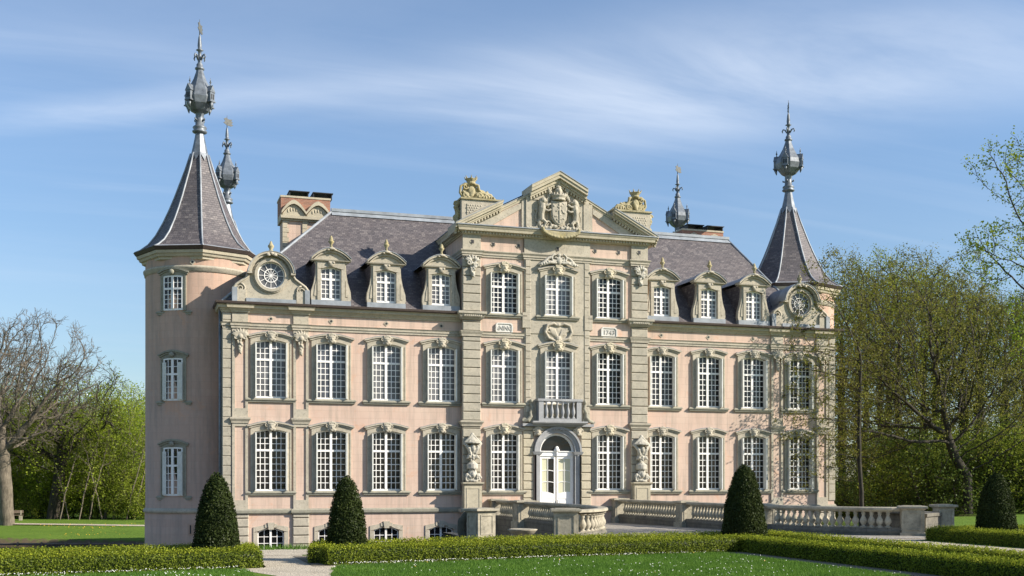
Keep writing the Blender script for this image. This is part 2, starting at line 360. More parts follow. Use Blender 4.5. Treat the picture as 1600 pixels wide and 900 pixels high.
    def mould(s, path, prof, mat=0, closed=False, smooth=False):
        # sweep profile (out, z) along XY path; outward = right-hand side of travel
        n = len(path); P = [Vector(p) for p in path]; nor = []
        for i in range(n):
            a = P[i]-P[i-1] if (i or closed) else P[1]-P[0]
            b = P[(i+1) % n]-P[i] if (i < n-1 or closed) else P[-1]-P[-2]
            na = Vector((a.y, -a.x)).normalized(); nb = Vector((b.y, -b.x)).normalized()
            m_ = (na+nb).normalized(); nor.append(m_/max(.3, m_.dot(na)))
        k = len(prof); v = [(P[i].x+nor[i].x*o, P[i].y+nor[i].y*o, z) for i in range(n) for o, z in prof]
        f = []
        for i in range(n if closed else n-1):
            i2 = (i+1) % n
            for j in range(k-1): f.append((i*k+j, i2*k+j, i2*k+j+1, i*k+j+1))
        if not closed: f += [tuple(range(k-1, -1, -1)), tuple((n-1)*k+j for j in range(k))]
        return s.add(v, f, mat, smooth)
    def merge(s, o, loc=(0,0,0), mirror=False, scale=1.):
        k = len(s.v); sx = -1 if mirror else 1
        s.v += [(v[0]*sx*scale+loc[0], v[1]*scale+loc[1], v[2]*scale+loc[2]) for v in o.v]
        for f, m, q in zip(o.f, o.m, o.sm):
            f = [i+k for i in f]; s.f.append(f[::-1] if mirror else f); s.m.append(m); s.sm.append(q)
        return s
    def mesh(s, name, mats):
        me = bpy.data.meshes.new(name); me.from_pydata(s.v, [], s.f)
        if not isinstance(mats, (list, tuple)): mats = [mats]
        for m in mats: me.materials.append(m)
        me.polygons.foreach_set('material_index', s.m); me.polygons.foreach_set('use_smooth', s.sm)
        uv = me.uv_layers.new(name='UVMap'); data = np.zeros(len(me.loops)*2); Z = Vector((0, 0, 1))
        for p in me.polygons:
            n = p.normal; t = Z.cross(n)
            t = t.normalized() if t.length > .05 else Vector((1, 0, 0)); b = n.cross(t)
            for li in p.loop_indices:
                q = me.vertices[me.loops[li].vertex_index].co
                data[2*li] = q.dot(t); data[2*li+1] = q.dot(b)
        uv.data.foreach_set('uv', data); me.update(); return me

WL = {}   # world location of every empty/part so children can be placed in world terms
def link(name, data, parent=None, loc=(0,0,0), rz=0, label=None):
    o = bpy.data.objects.new(name, data); C.objects.link(o); loc = Vector(loc)
    if parent is not None:
        o.parent = parent; o.location = loc-WL[parent.name]
    else: o.location = loc
    WL[o.name] = loc; o.rotation_euler = (0, 0, rz)
    if label: o['label'] = label
    return o
def obj(name, mb, mats, parent=None, loc=(0,0,0), rz=0, label=None):
    return link(name, mb.mesh(name, mats), parent, loc, rz, label)
def fuse(mb, name, mats, vox=.03, smooth=3):
    """one carved solid out of overlapping pieces"""
    me = bpy.data.meshes.new('t'); me.from_pydata(mb.v, [], mb.f)
    o = bpy.data.objects.new('t', me); C.objects.link(o)
    r = o.modifiers.new('r', 'REMESH'); r.mode = 'VOXEL'; r.voxel_size = vox; r.use_smooth_shade = True
    dg = bpy.context.evaluated_depsgraph_get(); m2 = bpy.data.meshes.new_from_object(o.evaluated_get(dg))
    m2.name = name; m2.materials.clear()
    m2.materials.append(mats); bpy.data.objects.remove(o); bpy.data.meshes.remove(me)
    return m2
def tag(o, label, cat, group=None):
    o['label'] = label; o['category'] = cat
    if group: o['group'] = group
    return o
def empty(name, loc, label, cat, group=None):
    o = link(name, None, None, loc); o.empty_display_size = .3
    return tag(o, label, cat, group)
def struct(o): o['kind'] = 'structure'; return o
def arch_pts(w, z, rise, n=8):
    return [(-w/2+w*i/n, z-rise*(2*i/n-1)**2) for i in range(n+1)]

# ------------------------------------------------------------------ ground, water, paths
G = 1.3; WZ = -1.3
def sstep(a, b, x): t = np.clip((x-a)/(b-a), 0, 1); return t*t*(3-2*t)
def ground_h(x, y):
    front = 1-sstep(-21.7, -19.8, y)                    # parterre side of the moat
    right = sstep(30.5, 33, x)*(1-sstep(-6, -3, y))
    right = np.maximum(right, sstep(46, 48, x)); right = np.maximum(right, sstep(38.3, 39.3, x)*(1-sstep(-1.2, -.2, y)))
    hi = np.maximum(front, right)
    u = (x-3)*.97+(y-24)*.2
    far = np.maximum(sstep(28.6, 29.4, y+.32*x), 1-sstep(-30.4, -29.8, x))
    lowland = -.98+np.clip((y-28)/18, 0, 1)*1.0
    h = -2.2+np.zeros_like(x)
    h = np.where(far > 0, -2.2+(lowland+2.2)*far, h)
    h = np.maximum(h, -2.2+(G+2.2)*hi)
    return h
def axis(parts):
    return np.unique(np.round(np.concatenate([np.arange(a, b, s) for a, b, s in parts]), 4))
xs = axis([(-900, -120, 60), (-120, -30, 6), (-30, 60, .6), (60, 200, 8), (200, 1200, 80)])
ys = axis([(-120, -40, 8), (-40, -24, 2), (-24, -18, .35), (-18, 20, 1), (20, 38, .35), (38, 60, 2), (60, 200, 10), (200, 1500, 90)])
X, Y = np.meshgrid(xs, ys); Hh = ground_h(X, Y)
Hh = Hh+(np.sin(X*.37+Y*.21)+np.sin(X*.13-Y*.31))*.02*(np.abs(Hh-G) > .01)
nx, ny = len(xs), len(ys)
gm = MB(); gm.v = [tuple(p) for p in np.stack([X, Y, Hh], -1).reshape(-1, 3).tolist()]
gm.f = [[j*nx+i, j*nx+i+1, (j+1)*nx+i+1, (j+1)*nx+i] for j in range(ny-1) for i in range(nx-1)]
gm.m = [0]*len(gm.f); gm.sm = [True]*len(gm.f)
struct(obj('ground', gm, GRASS))
struct(obj('moat_water', MB().add([(-40,-22,WZ),(60,-22,WZ),(60,40,WZ),(-40,40,WZ)], [(0,1,2,3)]), WATER))
def sheet(name, poly, z, mat):
    pts = [(x, y, z) for x, y in poly]; return struct(obj(name, MB().add(pts, [tuple(range(len(pts)))]), mat))
HS = math.tan(R(8.4))   # the parterre runs 8.4 degrees off the facade
def hy(x, y4=-28.7): return y4+(x-4.2)*HS*1.02   # near face of the front hedge
sheet('gravel_path', [(3.6, -34), (3.6, -34.1), (3.7, -34), (4.05, -31.5), (4.6, -29.0), (4.3, -28.4), (4.3, -24), (3.0, -24), (2.9, -28.4), (2.1, -29.3), (2.8, -31.5)], G+.004, GRAVEL)
sheet('gravel_terrace', [(-30, -28.7), (3, -24.9), (16, -22.9), (18.7, -22.2), (19.3, -50), (25.6, -50), (25.6, -23.4), (31, -23.4), (31, -21.8), (-30, -21.8)], G+.008, GRAVEL)
sheet('soil_strip', [(-30, -33.8-.3), (2.9, -29.0), (3.0, -25.2), (-30, -30)], G+.004, SOIL)
sheet('soil_border', [(4.0, -29.15), (15.6, -27.35), (16.1, -28.1), (16.0, -50), (19.5, -50), (19.4, -22.6), (16.4, -23.2), (4.0, -25.2)], G+.012, SOIL)
# far path across the lawn
pts = [(-20, 45.5), (-12, 43.6), (-6, 42.0), (1, 39.9), (12, 36.5)]
fp = MB(); vs = []
for x, y in pts:
    for d in (-.55, .55): vs.append((x, y+d, float(ground_h(np.array([float(x)]), np.array([y+d]))[0])+.05))
fp.add(vs, [(2*i, 2*i+2, 2*i+3, 2*i+1) for i in range(len(pts)-1)])
struct(obj('lawn_path', fp, GRAVEL))

# ------------------------------------------------------------------ château
XC = 20.85; FR = .36       # axis, projection of the centre pavilion
XL, XR = 3.84, 37.9
castle = empty('chateau', (XC, 8, 0), 'pink rendered baroque chateau with slate roofs, sandstone trim and four corner towers', 'chateau')
OFF = (14.75, 11.80, 9.02, 6.17)
WB1, WH1 = 2.86, 3.02; WB2, WH2 = 7.40, 2.85; WB3, WH3 = 12.0, 2.22
OW = 1.56
holes = []; base_holes = []; pav_holes = []
for s in (-1, 1):
    for o in OFF:
        holes += [(XC+s*o-OW/2, XC+s*o+OW/2, WB1, WB1+WH1), (XC+s*o-OW/2, XC+s*o+OW/2, WB2, WB2+WH2)]
        if s < 0 or o > 0: base_holes.append((XC+s*o-.64, XC+s*o+.64, -.05, 1.02))
    for b, h in ((WB1, WH1), (WB2, WH2), (WB3, WH3)):
        pav_holes.append((XC+s*2.93-OW/2, XC+s*2.93+OW/2, b, b+h))
pav_holes += [(XC-OW/2, XC+OW/2, WB2, WB2+WH2), (XC-OW/2, XC+OW/2, WB3, WB3+WH3), (XC-.98, XC+.98, 1.15, 5.85)]
def wall(x0, x1, z0, z1, hs, y, mb=None, depth=.3):
    mb = mb or MB(); hs = [h for h in hs if h[0] > x0 and h[1] < x1]
    gx = sorted({x0, x1, *[h[0] for h in hs], *[h[1] for h in hs]}); gz = sorted({z0, z1, *[h[2] for h in hs], *[h[3] for h in hs]})
    gz = [z for z in gz if z0 <= z <= z1]
    for i in range(len(gx)-1):
        for j in range(len(gz)-1):
            cx, cz = (gx[i]+gx[i+1])/2, (gz[j]+gz[j+1])/2
            if any(h[0] < cx < h[1] and h[2] < cz < h[3] for h in hs): continue
            mb.add([(gx[i],y,gz[j]),(gx[i+1],y,gz[j]),(gx[i+1],y,gz[j+1]),(gx[i],y,gz[j+1])], [(0,1,2,3)])
    for a, b, c, d in hs:   # reveals
        mb.add([(a,y,c),(a,y+depth,c),(a,y+depth,d),(a,y,d)], [(0,1,2,3)]); mb.add([(b,y,c),(b,y,d),(b,y+depth,d),(b,y+depth,c)], [(0,1,2,3)])
        mb.add([(a,y,d),(a,y+depth,d),(b,y+depth,d),(b,y,d)], [(0,1,2,3)]); mb.add([(a,y,c),(b,y,c),(b,y+depth,c),(a,y+depth,c)], [(0,1,2,3)])
    return mb
wm = MB(); PX0, PX1 = XC-5.12, XC+5.12
wall(XL, PX0, -2.4, 12, holes+base_holes, 0, wm); wall(PX1, XR, -2.4, 12, holes+base_holes, 0, wm)
for x, sgn in ((XL, 1), (XR, -1)):
    wm.add([(x,0,-2.4),(x,20,-2.4),(x,20,12),(x,0,12)], [(0,1,2,3) if sgn < 0 else (3,2,1,0)])
wm.box(XL, XR, 19.7, 20, -2.4, 12)
obj('wall', wm, PINK, castle)
pm = MB(); wall(PX0, PX1, -2.4, 16.1, pav_holes, -FR, pm)
for x in (PX0, PX1): pm.add([(x,-FR,-2.4),(x,6.5,-2.4),(x,6.5,16.1),(x,-FR,16.1)], [(0,1,2,3)])
obj('pavilion_wall', pm, PINK, castle)
# black sheets added behind the windows so that no light leaks through
im = MB(); im.box(XL+.3, XR-.3, .45, .5, -1.5, 11.9); im.box(PX0+.1, PX1-.1, -FR+.32, -FR+.36, -1.5, 16)
obj('interior_light_block', im, BLACK, castle)

# --- plinth, cornices
PP = [(-.02, 1.74), (.06, 1.74), (.10, 1.79), (.12, 1.90), (.06, 1.99), (-.02, 2.0)]
def stepped(prof, mb, mat=0):
    e = .07; pil = [(XC-16.62, XC-15.85), (XC-13.65, XC-12.95)]
    return None
tr = MB()
def fpath(dy=0, pav=True, pils=()):
    """plan of the front wall from the left side, outward to the right-hand side of travel"""
    p = [(XL, 4.2), (XL, 0)]
    ev = []
    for a, b in pils: ev.append((a, b, -.09))
    ev.append((PX0, PX1, -FR)); 
    ev.sort()
    for a, b, yy in ev:
        if yy == -FR and not pav: continue
        p += [(a, 0), (a, yy), (b, yy), (b, 0)]
    p += [(XR, 0), (XR, 4.2)]
    out = [p[0]]
    for q in p[1:]:
        if (abs(q[0]-out[-1][0])+abs(q[1]-out[-1][1])) > 1e-4: out.append(q)
    return out
PILS = [(XC-16.60, XC-15.85), (XC-13.67, XC-12.93), (XC+12.93, XC+13.67), (XC+15.85, XC+16.60)]
tr.mould(fpath(pils=PILS), [(0, 1.74), (.07, 1.74), (.11, 1.80), (.12, 1.92), (.03, 2.0), (0, 2.0)])
obj('plinth_course', tr, SILL, castle)
a = MB(); ARCHI = [(0, 10.76), (.05, 10.76), (.05, 10.86), (.09, 10.88), (.09, 10.97), (.14, 11.04), (0, 11.05)]
a.mould(fpath(pils=PILS), ARCHI); obj('architrave', a, STONE, castle)
# main cornice of each wing
CORN = [(0, 11.52), (.06, 11.52), (.08, 11.60), (.13, 11.63), (.15, 11.70), (.25, 11.72), (.27, 11.82), (.31, 11.87), (0, 11.9)]
GUTP = [(.18, 11.875), (.34, 11.88), (.38, 11.91), (.40, 12.0), (.36, 12.02), (.34, 11.96), (0, 11.95)]
for nm, pr, mt in (('cornice', CORN, STONEY), ('gutter', GUTP, GUT)):
    c = MB(); L0 = [(XL, 4.2), (XL, 0)]
    for q in PILS[:2]: L0 += [(q[0], 0), (q[0], -.09), (q[1], -.09), (q[1], 0)]
    c.mould(L0+[(PX0-.02, 0)] if nm == 'cornice' else [(XL, 4.2), (XL, -.05), (PX0-.02, -.05)], pr)
    obj(nm, c, mt, castle)
    c = MB(); L1 = [(PX1+.02, 0)]
    for q in PILS[2:]: L1 += [(q[0], 0), (q[0], -.09), (q[1], -.09), (q[1], 0)]
    c.mould(L1+[(XR, 0), (XR, 4.2)] if nm == 'cornice' else [(PX1+.02, -.05), (XR, -.05), (XR, 4.2)], pr)
    obj(nm, c, mt, castle)
# --- pilasters: stone frame round a pink panel
def pilaster(x0, x1):
    m = MB(); y = -.09; f = .13
    for z0, z1 in ((2.0, 6.16), (6.46, 10.76)):
        m.box(x0, x0+f, y, 0, z0, z1); m.box(x1-f, x1, y, 0, z0, z1)
        m.box(x0+f, x1-f, y, 0, z1-f-.02, z1); m.box(x0+f, x1-f, y, 0, z0, z0+.42)
    m.mould([(x0, 0), (x0, y), (x1, y), (x1, 0)], [(0, 6.16), (.04, 6.16), (.05, 6.24), (.12, 6.36), (.12, 6.43), (0, 6.46)])
    m.box(x0+f, x1-f, -.03, 0, 2.42, 6.16-.15, 1); m.box(x0+f, x1-f, -.03, 0, 6.88, 10.61, 1)
    m.box(x0, x1, y, 0, 11.05, 11.50)                       # block in the frieze
    z = -.6
    while z < 1.7:
        z1 = min(z+.43, 1.74); m.bevbox(x0-.03, x1+.03, y-.03, 0, z, z1-.03, .035); z += .43
    return obj('pilaster', m, [STONE, PINK], castle)
for a_, b_ in PILS: pilaster(a_, b_)
for s in (-1, 1):    # corner quoins
    x0, x1 = (XL-.05, XL+.38) if s < 0 else (XR-.38, XR+.05)
    m = MB(); z = -.6; k = 0
    while z < 11.5:
        zz = min(z+.47, 11.5)
        if not (1.7 < (z+zz)/2 < 2.0): m.bevbox(x0, x1, -.05, .6, z, zz-.012, .025)
        z += .47; k += 1
    obj('corner_quoin', m, STONEG, castle)

# --- ornaments
def spiral(mb, cx, cz, r, turns, sgn, t, y=0, a0=0., n=22, mat=0):
    pts, rad = [], []
    for i in range(n+1):
        q = i/n; a = a0+sgn*turns*2*PI*q; rr = r*(1-q*.86)
        pts.append((cx+rr*math.cos(a), y-t*.5*q, cz+rr*math.sin(a))); rad.append(t*(1-.45*q))
    return mb.tube(pts, rad, 6, mat)
def mask_mb(s=1.):
    m = MB(); m.ell((0,-.02,0), (.17*s,.13*s,.21*s)); m.ell((0,-.13*s,-.02*s), (.035*s,.05*s,.06*s)); m.ell((0,-.10*s,.10*s), (.15*s,.05*s,.04*s))
    m.ell((-.06*s,-.11*s,-.10*s), (.05*s,.04*s,.03*s)); m.ell((.06*s,-.11*s,-.10*s), (.05*s,.04*s,.03*s)); m.ell((0,-.1*s,-.16*s), (.07*s,.05*s,.05*s))
    for q in (-1, 1):
        spiral(m, q*.21*s, .06*s, .10*s, 1.1, -q, .035*s, -.04, PI/2); m.ell((q*.16*s,-.02,-.15*s), (.06*s,.06*s,.1*s), rot=q*.5)
    for i in range(5): m.ell(((i-2)*.075*s, -.06, .24*s-.02*abs(i-2)), (.045*s,.06*s,.08*s), 6, 5)
    m.box(-.19*s, .19*s, -.02, .1, -.22*s, .22*s); return m
MASK = fuse(mask_mb(), 'keystone_mask', STONEG, .022)
MASKC = fuse(mask_mb(1.12), 'keystone_mask', STONEY, .022)
def capital_mb():
    m = MB()
    for i in range(9):
        a = PI*(i/8); r = .30
        m.ell((-math.cos(a)*r*.8, -.06, .08+math.sin(a)*r*.62), (.055, .09, .19), 6, 5, rot=(-math.cos(a))*1.25)
    for q in (-1, 1): spiral(m, q*.22, -.02, .12, 1.3, q, .045, -.08, PI/2)
    m.ell((0,-.1,.02), (.12,.1,.13)); m.box(-.3, .3, -.03, .05, -.1, .25)
    for i in range(26):
        z = -.12-.027*i; wd = .16*(1-i/30)
        m.ell((rnd.uniform(-wd, wd), -.05-rnd.random()*.05, z), (.05, .05, .05), 6, 5)
    m.ell((0,0,-.45), (.13,.06,.38)); return m
CAPM = fuse(capital_mb(), 'capital_carving', STONE, .024)
for a_, b_ in PILS: link('capital_carving', CAPM, castle, ((a_+b_)/2, -.12, 10.32))

# --- windows
def sash_mb(w, h, rise, cols, rt, rb, tz):
    m = MB(); f = .06; y0, y1 = .10, .16
    m.box(-w/2, -w/2+f, y0, y1, 0, h-rise); m.box(w/2-f, w/2, y0, y1, 0, h-rise); m.box(-w/2+f, w/2-f, y0, y1, 0, f+.03)
    pts = arch_pts(w, h, rise); m.band([(x, z-.07) for x, z in pts], pts, y0-.002, y1+.002)
    m.box(-.06, .06, y0-.025, y1, f+.03, h-.06)                      # mullion
    m.box(-w/2+f, -.055, y0-.02, y1, tz-.05, tz+.05); m.box(.055, w/2-f, y0-.02, y1, tz-.05, tz+.05)
    g = .017
    for s in (-1, 1):
        xa, xb = (.055, w/2-f)
        for i in range(1, cols):
            x = s*(xa+(xb-xa)*i/cols); m.box(x-g, x+g, y0+.012, y1-.01, f+.03, tz-.05); m.box(x-g, x+g, y0+.012, y1-.01, tz+.05, h-rise*.35-.07)
        x0, x1 = sorted((s*xa, s*xb))
        for i in range(1, rb): z = f+.03+(tz-.05-f-.03)*i/rb; m.box(x0, x1, y0+.015, y1-.012, z-g, z+g)
        for i in range(1, rt): z = tz+.05+(h-rise*.6-.07-tz-.05)*i/rt; m.box(x0, x1, y0+.015, y1-.012, z-g, z+g)
    return m
def glass_mb(w, h, rise):
    pts = [(w/2-.02, .02), (w/2-.02, h-rise)]+[(x*.97, z-.02) for x, z in reversed(arch_pts(w, h, rise))]+[(-w/2+.02, h-rise), (-w/2+.02, .02)]
    pts = [(-w/2+.02, .02), (w/2-.02, .02)]+[(x*.97, z-.02) for x, z in reversed(arch_pts(w, h, rise))]
    return MB().prism(pts, .13, .135)
def surround_mb(w, h, rise, hood=True, ear=.2, ho=.36):
    m = MB(); y0, y1 = -.07, .10
    m.box(-w/2-ear, -w/2, y0, y1, 0, h-rise); m.box(w/2, w/2+ear, y0, y1, 0, h-rise)
    m.box(-w/2-ear-.002, -w/2-ear+.06, y0-.03, y1, 0, h-rise); m.box(w/2+ear-.06, w/2+ear+.002, y0-.03, y1, 0, h-rise)
    n = 12; W2 = w/2+ear
    xs_ = [-W2+2*W2*i/n for i in range(n+1)]
    lo = [(x, h-rise*min(1, abs(x)/(w/2))**2 if abs(x) <= w/2 else h-rise) for x in xs_]
    hi = [(x, h+.20-rise*(abs(x)/W2)**2*1.1) for x in xs_]
    m.band(lo, hi, y0, y1)
    if hood:
        W3 = w/2+ho; n = 16
        def hz(x, b):
            t = abs(x)/W3; return b+.19*(1-min(1, t/.93)**1.9)
        xs_ = [-W3+2*W3*i/n for i in range(n+1)]
        lo1 = [(x*.93, hz(x, h+.02)+.02) for x in xs_]; hi1 = [(x*.95, hz(x, h+.10)+.02) for x in xs_]
        m.band(lo1, hi1, y0-.05, y1)
        lo2 = [(x, hz(x, h+.10)+.02) for x in xs_]; hi2 = [(x, hz(x, h+.17)+.02) for x in xs_]
        m.band(lo2, hi2, y0-.11, y1); m.band([(x*.97, z) for x, z in hi2], [(x*.97, z+.03) for x, z in hi2], y0-.08, y1, 1)
    return m
def sill_mb(w):
    m = MB(); W_ = w/2+.30
    m.mould([(-W_, .05), (-W_, 0), (W_, 0), (W_, .05)], [(0, -.22), (.08, -.22), (.10, -.19), (.10, -.13), (.15, -.11), (.15, -.06), (.09, 0), (0, 0)])
    m.box(-W_+.02, W_-.02, 0, .12, -.2, .004); return m
def shutter_mb(s, w, h, rise, d=.20):
    m = MB(); x = s*(w/2-.012); t = .055
    x0, x1 = (x-t, x) if s > 0 else (x, x+t)
    m.box(x0, x1, -.07-d, .07, .03, h-rise-.02)
    xi = x0 if s > 0 else x1; e = .012*(-1 if s > 0 else 1)
    for za, zb in ((.12, h*.33), (h*.36, h*.64), (h*.67, h-rise-.12)):       # raised panels on both faces
        m.box(min(xi, xi+e), max(xi, xi+e), -.07-d+.04, .04, za, zb)
    return m
MESHC = {}
def cached(k, fn):
    if k not in MESHC: MESHC[k] = fn()
    return MESHC[k]
def window(x, y, z, w, h, cols=3, rt=3, rb=6, tf=.66, rise=.14, glass=GDARK, shutters=True, hood=True, mask=MASK, name='window', d=.20, sill=True, mat=STONE):
    k = (w, h, cols, rt, rb, rise, hood, mat.name); loc = (x, y, z)
    p = link(name, cached(('s',)+k, lambda: surround_mb(w, h, rise, hood).mesh('window_surround', [mat, LEAD])), castle, loc)
    link('sash', cached(('f',)+k, lambda: sash_mb(w, h, rise, cols, rt, rb, h*tf).mesh('sash', WHITE)), p, loc)
    link('glass', cached(('g', w, h, glass.name), lambda: glass_mb(w, h, rise).mesh('glass', glass)), p, loc)
    if sill: link('sill', cached(('l', w), lambda: sill_mb(w).mesh('sill', SILL)), p, loc)
    if mask is not None: link('keystone_mask', mask, p, (x, y-.15, z+h+.13))
    if shutters:
        for s in (-1, 1): link('shutter', cached(('h', w, h, s), lambda: shutter_mb(s, w, h, rise, d).mesh('shutter', SHUT)), p, loc)
    return p
for s in (-1, 1):
    for i, o in enumerate(OFF):
        window(XC+s*o, 0, WB1, OW, WH1, glass=GDARK)
        window(XC+s*o, 0, WB2, OW, WH2, glass=(GBLIND, GMID2, GBLIND, GBLIND)[i] if s < 0 else (GMID if i == 3 else GDARK))
    window(XC+s*2.93, -FR, WB1, OW, WH1, glass=GDARK, mask=MASKC)
    window(XC+s*2.93, -FR, WB2, OW, WH2, glass=GBLIND if s < 0 else GDARK, mask=MASKC)
    window(XC+s*2.93, -FR, WB3, OW, WH3, rt=3, rb=5, tf=.63, glass=GDARK, mask=MASKC)
window(XC, -FR-.10, WB2, OW, WH2, glass=GBLIND, mask=MASKC, sill=False)
window(XC, -FR-.10, WB3, OW, WH3, rt=3, rb=5, tf=.63, glass=GBLIND, mask=MASKC)
# basement windows
def base_surround():
    m = MB(); w = 1.28; pts = arch_pts(w, 1.07, .22); W2 = w/2+.2
    m.box(-W2, -w/2, -.05, .1, -.6, .85); m.box(w/2, W2, -.05, .1, -.6, .85)
    up = [(-W2+2*W2*i/8, 1.20-.10*(abs(2*i/8-1))**2) for i in range(9)]
    m.band([(x*(W2/(w/2)) if abs(x) > w/2-.01 else x, z) for x, z in pts], up, -.05, .1)
    m.prism([(-.12, .98), (.12, .98), (.17, 1.32), (-.17, 1.32)], -.12, .05); m.prism([(-.30, 1.08), (-.14, 1.08), (-.18, 1.26), (-.30, 1.24)], -.08, .05); m.prism([(.14, 1.08), (.30, 1.08), (.30, 1.24), (.18, 1.26)], -.08, .05)
    return m
BSM = base_surround().mesh('basement_surround', STONE)
def bsash():
    m = MB(); w = 1.28; f = .06; y0, y1 = .12, .17
    m.box(-w/2, -w/2+f, y0, y1, -.05, .85); m.box(w/2-f, w/2, y0, y1, -.05, .85); pts = arch_pts(w, 1.05, .2)
    m.band([(x, z-.06) for x, z in pts], pts, y0, y1); m.box(-.05, .05, y0-.02, y1, -.05, 1.0); m.box(-w/2+f, w/2-f, y0, y1-.004, -.05, .02)
    for s in (-1, 1):
        m.box(s*.31-.015, s*.31+.015, y0+.01, y1-.01, 0, .95)
        for z in (.30, .62): m.box(min(s*.05, s*(w/2-f)), max(s*.05, s*(w/2-f)), y0+.012, y1-.012, z-.015, z+.015)
    return m
BSH = bsash().mesh('basement_sash', WHITE); BGL = MB().box(-.63, .63, .145, .15, -.05, 1.02).mesh('basement_glass', GDARK)
for s in (-1, 1):
    for o in OFF:
        p = link('basement_window', BSM, castle, (XC+s*o, 0, 0)); link('sash', BSH, p, (XC+s*o, 0, 0)); link('glass', BGL, p, (XC+s*o, 0, 0))
# frieze vents
vm = MB(); vm.prism([(-.15, 0), (0, -.15), (.15, 0), (0, .15)], -.02, 0); vm.lathe([(.075, 0), (.055, .02), (.055, .03)], 10)
def vent_mesh(sq=False):
    m = MB(); m.prism([(-.14, 0), (0, -.14), (.14, 0), (0, .14)], -.025, .02)
    q = [(.06*math.cos(2*PI*i/10), .06*math.sin(2*PI*i/10)) for i in range(10)]
    m.prism(q if not sq else [(-.07, -.09), (.07, -.09), (.07, .09), (-.07, .09)], -.032, .02, 1); return m.mesh('frieze_vent', [STONE, BLACK])
VM = vent_mesh(); VMS = vent_mesh(True)
for s in (-1, 1):
    for o in OFF: link('frieze_vent', VM, castle, (XC+s*o, 0, 11.28))
    for o in (1.55+.6, 3.5): link('frieze_vent', VMS, castle, (XC+s*o, -FR, 15.55))
    link('frieze_vent', VMS, castle, (XC+s*4.65, -FR-.12, 15.6))
link('frieze_vent', VMS, castle, (XC, -FR-.1, 15.5))

# --- pavilion stonework
def quoin_strip(x0, x1, y, z0, z1, h=.45, yb=0., mat=STONEG, skip=()):
    m = MB(); z = z0
    while z < z1-.02:
        zz = min(z+h, z1)
        m.bevbox(x0, x1, y, yb, z, zz-.022, .035); z += h
    return m
for s in (-1, 1):
    x0, x1 = sorted((XC+s*5.16, XC+s*4.2)); yq = -FR-.12
    for z0, z1 in ((-.9, 1.74), (2.0, 6.16), (6.46, 10.76), (11.05, 11.6), (12.06, 14.86)): o = obj('pavilion_quoin', quoin_strip(x0, x1, yq, z0, z1, yb=-FR+.01), STONEG, castle)
    m = MB(); pth = [(x0, -FR), (x0, yq), (x1, yq), (x1, -FR)]
    if s < 0: pth = [(x0-.02, 1.), (x0-.02, yq), (x1, yq), (x1, -FR)]
    else: pth = [(x0, -FR), (x0, yq), (x1+.02, yq), (x1+.02, 1.)]
    m.mould(pth, [(0, 6.16), (.04, 6.16), (.05, 6.24), (.13, 6.36), (.13, 6.43), (0, 6.46)])
    obj('quoin_moulding', m, STONE, o)
    for pr in ([(0, 10.76), (.04, 10.76), (.05, 10.86), (.10, 10.97), (.12, 11.04), (0, 11.05)], [(0, 1.74), (.09, 1.74), (.12, 1.80), (.12, 1.92), (0, 2.0)]):
        m = MB(); m.mould(pth, pr); obj('quoin_moulding', m, STONE, o)
    m = MB(); m.mould(pth, [(0, 11.60), (.06, 11.62), (.14, 11.72), (.20, 11.86), (.26, 11.90), (.26, 12.02), (0, 12.06)])
    for i in range(9): m.ell((x0+(x1-x0)*(i+.5)/9, yq-.17, 11.80), (.07, .05, .10), 6, 5, rot=.6)
    obj('quoin_capital', m, STONEG, o)
    m = MB(); m.box(x0, x1, yq, -FR, 15.18, 15.97); obj('frieze_block', m, STONE, o)
    # pale rocaille capital high on the quoin
    c = MB(); X0 = 0
    for i in range(7):
        aa = PI*i/6; c.ell((-math.cos(aa)*.26, -.05, .25+math.sin(aa)*.16), (.06, .09, .15), 6, 5, rot=-math.cos(aa)*1.2)
    spiral(c, -.18, .12, .16, 1.4, -1, .05, -.1, PI/2); spiral(c, .2, .02, .15, 1.4, 1, .05, -.08, PI/2)
    for i in range(24): c.ell((rnd.uniform(-.2, .2)*(1-i/30)+.05, -.04-rnd.random()*.06, .1-.03*i), (.06, .06, .05), 6, 5)
    c.ell((.03, 0, -.2), (.16, .06, .42)); c.box(-.28, .28, -.02, .04, .05, .38)
    link('rocaille_capital', fuse(c, 'rocaille_capital', WHITES, .025), o, ((x0+x1)/2, yq-.05, 14.38))
# upper entablature with its returns along the sides
yq = -FR-.12
ent = [(PX0-.02, 5.6), (PX0-.02, yq), (XC-4.2, yq), (XC-4.2, -FR), (XC-1.84, -FR), (XC-1.84, -FR-.10), (XC+1.84, -FR-.10), (XC+1.84, -FR), (XC+4.2, -FR), (XC+4.2, yq), (PX1+.02, yq), (PX1+.02, 5.6)]
m = MB(); m.mould(ent, [(0, 14.86), (.05, 14.86), (.05, 14.95), (.09, 14.97), (.09, 15.05), (.15, 15.14), (.15, 15.18), (0, 15.20)]); obj('pavilion_architrave', m, STONE, castle)
ent2 = [(PX0-.02, 5.6), (PX0-.02, yq), (PX1+.02, yq), (PX1+.02, 5.6)]
PCOR = [(-.15, 15.96), (.05, 15.96), (.10, 16.02), (.12, 16.10), (.30, 16.13), (.32, 16.24), (.36, 16.30), (.39, 16.37), (-.15, 16.40)]
m = MB(); m.mould(ent2, PCOR); 
x = PX0+.02
while x < PX1: m.box(x, x+.08, yq-.20, yq-.05, 16.01, 16.11); x += .165
y = yq
while y < 4.5: m.box(PX0-.20, PX0-.06, y, y+.08, 16.01, 16.11); y += .165
obj('pavilion_cornice', m, STONEY, castle)
m = MB(); m.mould(ent2, [(-.15, 16.402), (.42, 16.385), (.42, 16.43), (-.15, 16.47)]); obj('cornice_flashing', m, LEADP, castle)
